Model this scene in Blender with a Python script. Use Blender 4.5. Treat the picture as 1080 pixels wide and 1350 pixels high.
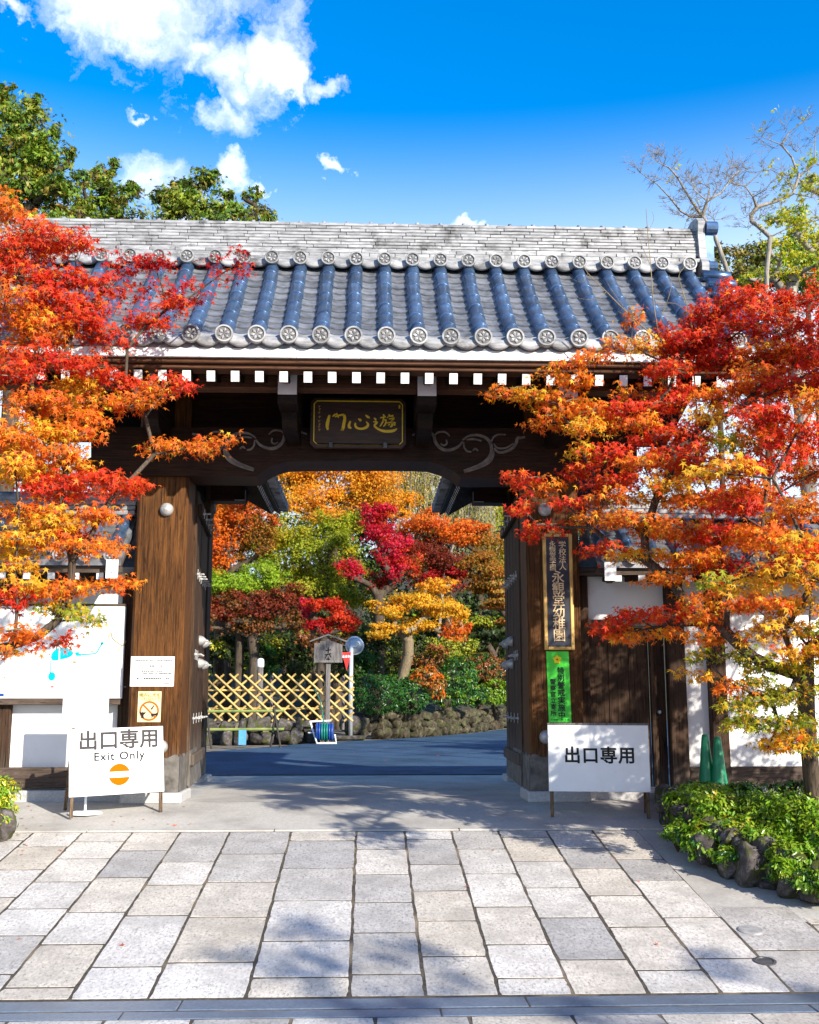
import bpy, math, random
import numpy as np
from mathutils import Vector, Matrix, Euler

for o in list(bpy.data.objects):
    bpy.data.objects.remove(o, do_unlink=True)
SC = bpy.context.scene
COL = SC.collection
R = math.radians

# ------------------------------------------------------------------ camera
EYE = Vector((0.0, 0.0, 1.67))
FPX, YAW, PITCH = 1420.0, R(2.2), R(9.8)        # focal length in photo pixels (1080 wide)
cam_d = bpy.data.cameras.new('camera')
cam = bpy.data.objects.new('camera', cam_d)
COL.objects.link(cam)
cam.location = EYE
cam.rotation_euler = (R(90) + PITCH, 0, -YAW)
cam_d.sensor_fit = 'HORIZONTAL'
cam_d.sensor_width = 36.0
cam_d.lens = 36.0 * FPX / 1080.0
cam_d.clip_start = 0.05
cam_d.clip_end = 2000
SC.camera = cam

# ------------------------------------------------------------------ sky and sun
SUN_DIR = Vector((-0.75, 1.0, -0.60)).normalized()     # the way the light travels
SUN_EL = math.asin(-SUN_DIR.z)
SUN_AZ = math.atan2(-SUN_DIR.x, -SUN_DIR.y)
world = bpy.data.worlds.new('World')
SC.world = world
world.use_nodes = True
wn, wl = world.node_tree.nodes, world.node_tree.links
wn.clear()


def N(tree, kind, **kw):
    n = tree.nodes.new(kind)
    for k, v in kw.items():
        if k in n.inputs:
            n.inputs[k].default_value = v
        else:
            setattr(n, k, v)
    return n


def math_node(tree, op, a=None, b=None, clamp=False):
    n = tree.nodes.new('ShaderNodeMath')
    n.operation = op
    n.use_clamp = clamp
    for i, v in enumerate((a, b)):
        if v is None:
            continue
        if isinstance(v, (int, float)):
            n.inputs[i].default_value = v
        else:
            tree.links.new(v, n.inputs[i])
    return n.outputs[0]


def ramp(t, fac, stops):
    r = N(t, 'ShaderNodeValToRGB')
    cr = r.color_ramp
    while len(cr.elements) < len(stops):
        cr.elements.new(0.5)
    for e, (p, c) in zip(cr.elements, stops):
        e.position = p
        e.color = (*c, 1)
    t.links.new(fac, r.inputs[0])
    return r.outputs[0]


def px_dir(px, py):
    f = Vector((math.sin(YAW) * math.cos(PITCH), math.cos(YAW) * math.cos(PITCH), math.sin(PITCH)))
    r = Vector((math.cos(YAW), -math.sin(YAW), 0))
    u = r.cross(f)
    return f + r * ((px - 540) / FPX) + u * ((675 - py) / FPX)


def at(px, py, Y):
    """The point at depth Y behind a spot of the photograph (its own pixels)."""
    d = px_dir(px, py)
    return EYE + d * (Y / d.y)


def build_sky():
    t = world.node_tree
    out = N(t, 'ShaderNodeOutputWorld')
    bg = N(t, 'ShaderNodeBackground')
    bg.inputs['Strength'].default_value = 0.110
    sky = N(t, 'ShaderNodeTexSky')
    sky.sky_type = 'NISHITA'
    sky.sun_disc = False
    sky.sun_elevation = SUN_EL
    sky.sun_rotation = SUN_AZ
    sky.altitude = 100
    sky.air_density = 1.0
    sky.dust_density = 0.35
    sky.ozone_density = 2.2
    hs = N(t, 'ShaderNodeHueSaturation')
    hs.inputs['Hue'].default_value = 0.505
    hs.inputs['Saturation'].default_value = 1.55
    hs.inputs['Value'].default_value = 1.62
    t.links.new(sky.outputs[0], hs.inputs['Color'])
    tc = N(t, 'ShaderNodeTexCoord')
    vec0 = tc.outputs['Generated']
    # pale air low over the horizon, the same all round
    sep = N(t, 'ShaderNodeSeparateXYZ')
    t.links.new(vec0, sep.inputs[0])
    air = math_node(t, 'MULTIPLY', math_node(t, 'SUBTRACT', 0.505, sep.outputs['Z']), 6.5, clamp=True)
    air = math_node(t, 'MULTIPLY', math_node(t, 'POWER', air, 1.5), 0.95)
    air_mix = N(t, 'ShaderNodeMix', data_type='RGBA')
    t.links.new(air, air_mix.inputs[0])
    t.links.new(hs.outputs[0], air_mix.inputs[6])
    air_mix.inputs[7].default_value = (4.8, 5.9, 7.0, 1)
    wz = N(t, 'ShaderNodeTexNoise', Scale=26.0, Detail=5.0, Roughness=0.6)
    t.links.new(vec0, wz.inputs['Vector'])
    wv = N(t, 'ShaderNodeVectorMath', operation='SUBTRACT')
    t.links.new(wz.outputs['Color'], wv.inputs[0])
    wv.inputs[1].default_value = (0.5, 0.5, 0.5)
    ws = N(t, 'ShaderNodeVectorMath', operation='SCALE')
    t.links.new(wv.outputs[0], ws.inputs[0])
    ws.inputs['Scale'].default_value = 0.07
    wa = N(t, 'ShaderNodeVectorMath', operation='ADD')
    t.links.new(vec0, wa.inputs[0])
    t.links.new(ws.outputs[0], wa.inputs[1])
    vec = wa.outputs[0]
    # cumulus: a broken bank seen up left plus a thin scatter of small puffs over the whole sky
    nz = N(t, 'ShaderNodeTexNoise', Scale=11.0, Detail=9.0, Roughness=0.62)
    t.links.new(vec, nz.inputs['Vector'])
    nz2 = N(t, 'ShaderNodeTexNoise', Scale=3.4, Detail=4.0, Roughness=0.5)
    mp = N(t, 'ShaderNodeMapping')
    mp.inputs['Location'].default_value = (4.3, 1.9, 7.1)
    mp.inputs['Scale'].default_value = (1, 1, 1.9)
    t.links.new(vec, mp.inputs['Vector'])
    t.links.new(mp.outputs[0], nz2.inputs['Vector'])
    total = None
    blobs = [(150, 8, 82, 62), (215, 20, 80, 84), (255, 55, 56, 44), (310, 95, 62, 62), (345, 70, 50, 46), (290, 140, 32, 24), (385, 105, 28, 18), (432, 122, 33, 14),
             (260, -45, 130, 60), (205, 232, 56, 30), (240, 262, 40, 20), (310, 236, 40, 15), (345, 244, 26, 9),
             (180, 144, 24, 7), (442, 213, 32, 8), (612, 292, 20, 8), (22, 20, 26, 9), (110, -10, 60, 40)]
    for (px, py, rx, ry) in [(a, b, c * 1.0, d * 1.0) if c > 40 else (a, b, c * 0.8, d * 1.15) for a, b, c, d in blobs]:
        c = px_dir(px, py).normalized()
        sub = N(t, 'ShaderNodeVectorMath', operation='SUBTRACT')
        t.links.new(vec, sub.inputs[0])
        sub.inputs[1].default_value = c
        scl = N(t, 'ShaderNodeVectorMath', operation='MULTIPLY')
        t.links.new(sub.outputs[0], scl.inputs[0])
        scl.inputs[1].default_value = (FPX / rx, FPX / max(rx, ry) * 0.3, FPX / ry)
        ln = N(t, 'ShaderNodeVectorMath', operation='LENGTH')
        t.links.new(scl.outputs[0], ln.inputs[0])
        v = math_node(t, 'SUBTRACT', 1.0, ln.outputs['Value'])
        v = math_node(t, 'MAXIMUM', v, -1.0)
        total = v if total is None else math_node(t, 'SMOOTH_MAX' if False else 'MAXIMUM', total, v)
    n1 = math_node(t, 'MULTIPLY', math_node(t, 'SUBTRACT', nz.outputs['Fac'], 0.5), 3.2)
    bank = math_node(t, 'ADD', math_node(t, 'MULTIPLY', total, 1.0), n1)
    bank = math_node(t, 'MULTIPLY', math_node(t, 'ADD', bank, 0.0), 0.8, clamp=True)
    far = math_node(t, 'SUBTRACT', nz2.outputs['Fac'], 0.66)
    far = math_node(t, 'ADD', math_node(t, 'MULTIPLY', far, 7.0), math_node(t, 'MULTIPLY', n1, 0.3))
    far = math_node(t, 'MULTIPLY', far, 1.0, clamp=True)
    cov = math_node(t, 'MAXIMUM', bank, far)
    mix = N(t, 'ShaderNodeMix', data_type='RGBA')
    t.links.new(cov, mix.inputs[0])
    t.links.new(air_mix.outputs[2], mix.inputs[6])
    cn = N(t, 'ShaderNodeTexNoise', Scale=19.0, Detail=6.0, Roughness=0.55)
    t.links.new(vec, cn.inputs['Vector'])
    cc = ramp(t, cn.outputs['Fac'], [(0.36, (6.0, 6.6, 7.6)), (0.58, (9.6, 9.7, 9.9))])
    t.links.new(cc, mix.inputs[7])
    t.links.new(mix.outputs[2], bg.inputs['Color'])
    t.links.new(bg.outputs[0], out.inputs['Surface'])


build_sky()
sun_d = bpy.data.lights.new('sun', 'SUN')
sun_d.energy = 5.0
sun_d.angle = R(0.55)
sun_d.color = (1.0, 0.93, 0.82)
sun = bpy.data.objects.new('sun', sun_d)
COL.objects.link(sun)
sun.rotation_euler = SUN_DIR.to_track_quat('-Z', 'Y').to_euler()
sun.location = (15, -20, 18)

vs = SC.view_settings
vs.view_transform = 'Standard'
vs.look = 'None'
vs.exposure = 0.87
vs.gamma = 1.0
vs.use_curve_mapping = False
SC.cycles.max_bounces = 6
SC.cycles.diffuse_bounces = 3
SC.cycles.glossy_bounces = 3
SC.cycles.transmission_bounces = 3
SC.cycles.use_denoising = True

rng = np.random.default_rng(7)
random.seed(7)

# ------------------------------------------------------------------ materials
MATS = {}


def bsdf_mat(name):
    m = bpy.data.materials.new(name)
    m.use_nodes = True
    t = m.node_tree
    t.nodes.clear()
    out = N(t, 'ShaderNodeOutputMaterial')
    b = N(t, 'ShaderNodeBsdfPrincipled')
    t.links.new(b.outputs[0], out.inputs['Surface'])
    MATS[name] = m
    return m, t, b, out


def pos_noise(t, scale, stretch=(1, 1, 1), detail=6, rough=0.6, obj_random=True):
    g = N(t, 'ShaderNodeNewGeometry')
    mp = N(t, 'ShaderNodeMapping')
    mp.inputs['Scale'].default_value = stretch
    t.links.new(g.outputs['Position'], mp.inputs['Vector'])
    if obj_random:
        oi = N(t, 'ShaderNodeObjectInfo')
        mul = N(t, 'ShaderNodeVectorMath', operation='SCALE')
        mul.inputs[0].default_value = (17.0, 23.0, 11.0)
        t.links.new(oi.outputs['Random'], mul.inputs['Scale'])
        t.links.new(mul.outputs[0], mp.inputs['Location'])
    nz = N(t, 'ShaderNodeTexNoise', Scale=scale, Detail=detail, Roughness=rough)
    t.links.new(mp.outputs[0], nz.inputs['Vector'])
    return nz.outputs['Fac']


def mixc(t, fac, a, b, mode='MIX'):
    m = N(t, 'ShaderNodeMix', data_type='RGBA')
    m.blend_type = mode
    for i, v in ((0, fac), (6, a), (7, b)):
        if isinstance(v, (int, float)):
            m.inputs[i].default_value = v
        elif isinstance(v, tuple):
            m.inputs[i].default_value = (*v, 1)
        else:
            t.links.new(v, m.inputs[i])
    return m.outputs[2]


def bump(t, b, h, strength=0.3, dist=0.01):
    bp = N(t, 'ShaderNodeBump')
    bp.inputs['Strength'].default_value = strength
    bp.inputs['Distance'].default_value = dist
    t.links.new(h, bp.inputs['Height'])
    t.links.new(bp.outputs[0], b.inputs['Normal'])


def rand_value(t, col, amount):
    oi = N(t, 'ShaderNodeObjectInfo')
    v = math_node(t, 'ADD', math_node(t, 'MULTIPLY', oi.outputs['Random'], amount * 2), 1 - amount)
    hs = N(t, 'ShaderNodeHueSaturation')
    t.links.new(v, hs.inputs['Value'])
    t.links.new(col, hs.inputs['Color'])
    return hs.outputs[0]


def simple(name, stops, scale=6, stretch=(1, 1, 1), rough=0.6, metal=0.0, bump_s=0.0, bump_d=0.006, detail=6, rand=0.0, stain=None, spec=0.5):
    m, t, b, _ = bsdf_mat(name)
    f = pos_noise(t, scale, stretch, detail)
    c = ramp(t, f, stops)
    if stain:
        s = pos_noise(t, stain[0], (1, 1, 1), 5, 0.65, False)
        s = ramp(t, s, [(stain[1], (0, 0, 0)), (stain[2], (1, 1, 1))])
        c = mixc(t, s, c, stain[3])
    if rand:
        c = rand_value(t, c, rand)
    t.links.new(c, b.inputs['Base Color'])
    b.inputs['Roughness'].default_value = rough
    b.inputs['Metallic'].default_value = metal
    b.inputs['Specular IOR Level'].default_value = spec
    if bump_s:
        bump(t, b, f, bump_s, bump_d)
    return m


def wood(name, dark, light, axis, rough=0.7, weather=None):
    st = {'x': (0.7, 14, 14), 'y': (14, 0.7, 14), 'z': (14, 14, 0.55)}[axis]
    m, t, b, _ = bsdf_mat(name)
    f = pos_noise(t, 5.0, st, 9, 0.62)
    c = ramp(t, f, [(0.30, dark), (0.50, tuple((a * 0.45 + l * 0.55) for a, l in zip(dark, light))), (0.72, light)])
    fine = pos_noise(t, 30.0, st, 3, 0.6)
    c = mixc(t, ramp(t, fine, [(0.35, (0.55, 0.55, 0.55)), (0.6, (1, 1, 1))]), tuple(x * 0.35 for x in dark), c)
    crack = pos_noise(t, 6.0, tuple(3.0 if q > 5 else 0.12 for q in st), 3, 0.5)
    c = mixc(t, ramp(t, crack, [(0.485, (0, 0, 0)), (0.50, (0.8, 0.8, 0.8)), (0.515, (0, 0, 0))]), c, tuple(x * 0.25 for x in dark))
    blot = pos_noise(t, 2.6, (1, 1, 0.5), 5, 0.65)
    c = mixc(t, ramp(t, blot, [(0.45, (0, 0, 0)), (0.75, (0.6, 0.6, 0.6))]), c, tuple(x * 0.6 for x in dark))
    if weather:                                    # pale weathered foot, worn by rain splash
        g = N(t, 'ShaderNodeNewGeometry')
        sx = N(t, 'ShaderNodeSeparateXYZ')
        t.links.new(g.outputs['Position'], sx.inputs[0])
        h = math_node(t, 'MULTIPLY', math_node(t, 'SUBTRACT', weather[0], sx.outputs['Z']), weather[1])
        h = math_node(t, 'ADD', h, math_node(t, 'MULTIPLY', math_node(t, 'SUBTRACT', f, 0.5), 2.2), clamp=True)
        c = mixc(t, math_node(t, 'MULTIPLY', h, 0.75), c, weather[2])
    t.links.new(c, b.inputs['Base Color'])
    b.inputs['Roughness'].default_value = rough
    b.inputs['Specular IOR Level'].default_value = 0.14
    bump(t, b, f, 0.45, 0.006)
    return m


WEATHER = (1.15, 1.6, (0.17, 0.145, 0.12))
wood('wood_pillar', (0.020, 0.008, 0.003), (0.205, 0.082, 0.021), 'z', 0.62, WEATHER)
wood('wood_door', (0.014, 0.008, 0.005), (0.115, 0.064, 0.034), 'z', 0.7, (1.35, 1.4, (0.22, 0.195, 0.165)))
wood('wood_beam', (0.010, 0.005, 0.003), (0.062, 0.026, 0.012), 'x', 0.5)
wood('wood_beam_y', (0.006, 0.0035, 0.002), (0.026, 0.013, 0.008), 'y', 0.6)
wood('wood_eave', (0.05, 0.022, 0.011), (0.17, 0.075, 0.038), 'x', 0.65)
wood('wood_wall', (0.020, 0.011, 0.007), (0.10, 0.056, 0.033), 'z', 0.75, (1.1, 2.0, (0.15, 0.125, 0.10)))
wood('wood_wall_x', (0.045, 0.032, 0.024), (0.18, 0.13, 0.10), 'x', 0.8)
wood('wood_grey', (0.10, 0.09, 0.085), (0.30, 0.27, 0.25), 'z', 0.85)
wood('wood_sign_leg', (0.06, 0.035, 0.02), (0.24, 0.16, 0.095), 'z', 0.7)
wood('bark', (0.035, 0.026, 0.018), (0.16, 0.12, 0.085), 'z', 0.9)
wood('bark_pale', (0.20, 0.17, 0.13), (0.50, 0.45, 0.38), 'z', 0.85)
wood('bark_twig', (0.16, 0.12, 0.07), (0.42, 0.33, 0.20), 'z', 0.85)
simple('carving', [(0.3, (0.075, 0.056, 0.046)), (0.7, (0.22, 0.18, 0.155))], 14, rough=0.6)
simple('white_paint', [(0.3, (0.74, 0.73, 0.70)), (0.6, (0.82, 0.81, 0.79))], 5, rough=0.7, rand=0.10, stain=(11, 0.53, 0.72, (0.42, 0.37, 0.31)))
simple('bracket_paint', [(0.3, (0.66, 0.60, 0.57)), (0.7, (0.78, 0.73, 0.70))], 8, rough=0.7)
simple('plaster', [(0.3, (0.76, 0.75, 0.73)), (0.7, (0.83, 0.82, 0.81))], 2.5, rough=0.85, bump_s=0.08, stain=(1.8, 0.58, 0.85, (0.58, 0.55, 0.50)))
simple('sign_white', [(0.3, (0.77, 0.77, 0.76)), (0.7, (0.83, 0.83, 0.82))], 4, rough=0.5, stain=(6, 0.60, 0.82, (0.66, 0.65, 0.62)))
simple('paper', [(0.3, (0.80, 0.80, 0.77)), (0.7, (0.85, 0.85, 0.83))], 3, rough=0.7)
simple('paper_cream', [(0.3, (0.70, 0.56, 0.30)), (0.7, (0.72, 0.62, 0.38))], 5, rough=0.7)
simple('tile', [(0.30, (0.085, 0.09, 0.10)), (0.62, (0.215, 0.22, 0.235))], 9, rough=0.42, metal=0.25, bump_s=0.10, bump_d=0.004, rand=0.22, stain=(16, 0.58, 0.76, (0.06, 0.06, 0.055)))
simple('tile_round', [(0.30, (0.06, 0.105, 0.19)), (0.62, (0.115, 0.20, 0.34))], 9, rough=0.30, metal=0.62, bump_s=0.12, bump_d=0.004, rand=0.28, stain=(13, 0.60, 0.80, (0.085, 0.09, 0.095)))  # smoked blue-grey, with the blue of the reflected sky painted into the colour
simple('tile_pale', [(0.28, (0.13, 0.13, 0.13)), (0.6, (0.37, 0.365, 0.36))], 12, stretch=(0.5, 1, 2.0), rough=0.55, metal=0.1, bump_s=0.14, bump_d=0.004, rand=0.2, stain=(4.5, 0.52, 0.70, (0.075, 0.072, 0.068)))
simple('tile_crest', [(0.3, (0.05, 0.05, 0.05)), (0.7, (0.16, 0.155, 0.145))], 20, rough=0.6)
simple('granite', [(0.3, (0.33, 0.32, 0.31)), (0.7, (0.52, 0.51, 0.50))], 60, rough=0.75, bump_s=0.1, stain=(3, 0.55, 0.8, (0.28, 0.27, 0.25)))
simple('kerb_blue', [(0.3, (0.085, 0.115, 0.16)), (0.7, (0.15, 0.19, 0.25))], 50, rough=0.4, bump_s=0.08, stain=(2, 0.5, 0.75, (0.09, 0.11, 0.14)))
simple('concrete', [(0.3, (0.36, 0.34, 0.305)), (0.7, (0.50, 0.475, 0.43))], 40, rough=0.85, bump_s=0.12, bump_d=0.003, stain=(1.6, 0.45, 0.74, (0.27, 0.25, 0.225)))
simple('joint', [(0.3, (0.020, 0.016, 0.012)), (0.7, (0.09, 0.070, 0.048))], 26, rough=0.95, bump_s=0.5, bump_d=0.006, stain=(2.2, 0.50, 0.68, (0.22, 0.17, 0.11)))
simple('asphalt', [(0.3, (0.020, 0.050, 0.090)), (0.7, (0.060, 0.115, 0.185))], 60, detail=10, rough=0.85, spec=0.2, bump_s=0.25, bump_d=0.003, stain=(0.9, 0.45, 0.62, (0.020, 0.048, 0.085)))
simple('soil', [(0.3, (0.10, 0.075, 0.05)), (0.7, (0.28, 0.23, 0.17))], 9, rough=0.95, bump_s=0.4, bump_d=0.02, stain=(3, 0.5, 0.7, (0.06, 0.07, 0.025)))
simple('forest_floor', [(0.3, (0.015, 0.018, 0.008)), (0.7, (0.055, 0.05, 0.022))], 4, rough=1.0, bump_s=0.5, bump_d=0.05)
simple('stone', [(0.25, (0.022, 0.018, 0.017)), (0.5, (0.075, 0.064, 0.060)), (0.75, (0.20, 0.18, 0.17))], 13, detail=10, rough=0.9, bump_s=1.0, bump_d=0.03, rand=0.4, spec=0.2, stain=(7, 0.50, 0.60, (0.055, 0.062, 0.012)))
simple('stone_tan', [(0.25, (0.012, 0.010, 0.007)), (0.5, (0.050, 0.041, 0.027)), (0.75, (0.17, 0.14, 0.09))], 8, rough=0.9, spec=0.2, bump_s=1.0, bump_d=0.02, rand=0.3, stain=(5, 0.52, 0.64, (0.06, 0.075, 0.02)))
simple('metal_grey', [(0.3, (0.30, 0.29, 0.28)), (0.7, (0.52, 0.51, 0.49))], 18, rough=0.5, metal=0.35, bump_s=0.08)
simple('metal_dark', [(0.3, (0.05, 0.05, 0.052)), (0.7, (0.13, 0.13, 0.135))], 18, rough=0.5, metal=0.4)
simple('metal_shoe', [(0.3, (0.05, 0.043, 0.037)), (0.7, (0.21, 0.19, 0.165))], 9, rough=0.65, metal=0.2, bump_s=0.1)
simple('steel', [(0.3, (0.38, 0.42, 0.46)), (0.7, (0.52, 0.56, 0.60))], 9, rough=0.45, metal=0.3)
simple('mirror_face', [(0.3, (0.30, 0.32, 0.34)), (0.7, (0.42, 0.44, 0.46))], 5, rough=0.45, metal=0.5)
simple('gold', [(0.3, (0.80, 0.50, 0.02)), (0.7, (0.95, 0.66, 0.03))], 25, rough=0.4, metal=0.0)
simple('gold_frame', [(0.3, (0.40, 0.21, 0.05)), (0.7, (0.75, 0.47, 0.14))], 14, stretch=(1, 1, 0.3), rough=0.5, metal=0.2)
simple('gold_text', [(0.3, (0.55, 0.36, 0.17)), (0.7, (0.85, 0.62, 0.36))], 25, rough=0.5)
simple('navy', [(0.3, (0.010, 0.013, 0.022)), (0.7, (0.022, 0.028, 0.045))], 9, rough=0.4)
simple('plaque_wood', [(0.3, (0.028, 0.013, 0.008)), (0.7, (0.075, 0.036, 0.020))], 6, stretch=(1, 6, 9), rough=0.55)
simple('ink', [(0.3, (0.018, 0.018, 0.02)), (0.7, (0.03, 0.03, 0.032))], 9, rough=0.9, spec=0.08)
simple('ink_grey', [(0.3, (0.045, 0.042, 0.042)), (0.7, (0.075, 0.07, 0.07))], 40, rough=0.9, spec=0.08)
simple('ink_pale', [(0.3, (0.42, 0.42, 0.42)), (0.7, (0.6, 0.6, 0.6))], 90, rough=0.9, spec=0.08)
simple('ink_olive', [(0.3, (0.20, 0.17, 0.03)), (0.7, (0.30, 0.25, 0.07))], 40, rough=0.9, spec=0.08)
simple('ink_red', [(0.3, (0.45, 0.06, 0.04)), (0.7, (0.6, 0.10, 0.06))], 40, rough=0.9, spec=0.08)
simple('cyan', [(0.3, (0.0, 0.34, 0.44)), (0.7, (0.005, 0.40, 0.50))], 9, rough=0.9, spec=0.08)
simple('orange_print', [(0.3, (0.44, 0.105, 0.0)), (0.7, (0.50, 0.125, 0.0))], 6, rough=0.9, spec=0.08)
simple('brown_print', [(0.3, (0.34, 0.10, 0.008)), (0.7, (0.42, 0.13, 0.012))], 30, rough=0.9, spec=0.08)
simple('green_sheet', [(0.3, (0.05, 0.62, 0.03)), (0.7, (0.085, 0.72, 0.06))], 6, rough=0.35)
simple('yellow_print', [(0.3, (0.85, 0.66, 0.02)), (0.7, (0.9, 0.72, 0.05))], 9, rough=0.9, spec=0.08)
simple('cone_green', [(0.3, (0.0, 0.20, 0.075)), (0.7, (0.005, 0.27, 0.11))], 9, rough=0.4, bump_s=0.05)
simple('red_sign', [(0.3, (0.62, 0.02, 0.02)), (0.7, (0.72, 0.04, 0.03))], 5, rough=0.4)
simple('bamboo', [(0.3, (0.40, 0.25, 0.06)), (0.7, (0.66, 0.46, 0.15))], 9, rough=0.45, rand=0.15)
simple('bamboo_green', [(0.3, (0.11, 0.16, 0.03)), (0.7, (0.30, 0.33, 0.09))], 6, rough=0.5)
simple('rope', [(0.3, (0.02, 0.018, 0.015)), (0.7, (0.06, 0.05, 0.04))], 30, rough=0.9)
simple('blue_plastic', [(0.3, (0.01, 0.045, 0.22)), (0.7, (0.015, 0.07, 0.32))], 9, rough=0.4)
simple('hose_green', [(0.3, (0.0, 0.12, 0.10)), (0.7, (0.01, 0.2, 0.16))], 9, rough=0.45)
simple('light_blue', [(0.3, (0.06, 0.25, 0.48)), (0.7, (0.10, 0.34, 0.58))], 9, rough=0.5)
simple('dead_leaf', [(0.3, (0.42, 0.03, 0.015)), (0.7, (0.62, 0.14, 0.03))], 4, rough=0.7, rand=0.4)
simple('dead_leaf_brown', [(0.3, (0.10, 0.045, 0.02)), (0.7, (0.30, 0.15, 0.05))], 4, rough=0.8, rand=0.4)


def paving_mat():
    m, t, b, _ = bsdf_mat('paving_granite')
    speck = pos_noise(t, 55, (1, 0.55, 1), 4, 0.75)
    big = pos_noise(t, 3.2, (1, 1, 1), 6, 0.65)
    c = ramp(t, speck, [(0.33, (0.17, 0.165, 0.165)), (0.43, (0.53, 0.505, 0.475)), (0.58, (0.72, 0.69, 0.65)), (0.74, (0.82, 0.785, 0.74))])
    soil = pos_noise(t, 0.9, (1, 1, 1), 7, 0.7, False)
    c = mixc(t, ramp(t, soil, [(0.50, (0, 0, 0)), (0.72, (0.55, 0.55, 0.55))]), c, (0.36, 0.32, 0.27))
    pit = pos_noise(t, 17, (1, 0.35, 1), 5, 0.75)
    c = mixc(t, ramp(t, pit, [(0.59, (0, 0, 0)), (0.68, (0.55, 0.55, 0.55))]), c, (0.19, 0.18, 0.175))
    c = mixc(t, ramp(t, big, [(0.40, (0, 0, 0)), (0.66, (0.65, 0.65, 0.65))]), c, (0.34, 0.325, 0.305))
    oi = N(t, 'ShaderNodeObjectInfo')
    tint = ramp(t, oi.outputs['Random'], [(0.0, (0.66, 0.65, 0.63)), (0.2, (1.0, 0.985, 0.95)), (0.42, (0.86, 0.80, 0.70)), (0.60, (1.0, 0.99, 0.97)), (0.80, (0.82, 0.80, 0.77)), (1.0, (0.58, 0.585, 0.60))])
    c = mixc(t, 1.0, c, tint, 'MULTIPLY')
    t.links.new(c, b.inputs['Base Color'])
    b.inputs['Roughness'].default_value = 0.62
    bump(t, b, pit, 0.35, 0.004)


paving_mat()


def leaf_mat(name, trans=0.42, rough=0.55, spec=0.25):
    m, t, b, out = bsdf_mat(name)
    a = N(t, 'ShaderNodeAttribute', attribute_name='Col')
    t.links.new(a.outputs['Color'], b.inputs['Base Color'])
    b.inputs['Roughness'].default_value = rough
    b.inputs['Specular IOR Level'].default_value = spec
    tr = N(t, 'ShaderNodeBsdfTranslucent')
    hs = N(t, 'ShaderNodeHueSaturation')
    hs.inputs['Saturation'].default_value = 1.1
    hs.inputs['Value'].default_value = 1.15
    t.links.new(a.outputs['Color'], hs.inputs['Color'])
    t.links.new(hs.outputs[0], tr.inputs['Color'])
    mx = N(t, 'ShaderNodeMixShader')
    mx.inputs[0].default_value = trans
    t.links.new(b.outputs[0], mx.inputs[1])
    t.links.new(tr.outputs[0], mx.inputs[2])
    t.links.new(mx.outputs[0], out.inputs['Surface'])


leaf_mat('leaf_maple', 0.42)
leaf_mat('leaf_gloss', 0.25, 0.32, 0.5)
leaf_mat('leaf_evergreen', 0.22, 0.5, 0.3)

# ------------------------------------------------------------------ mesh helpers
ORIG = {}


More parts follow.
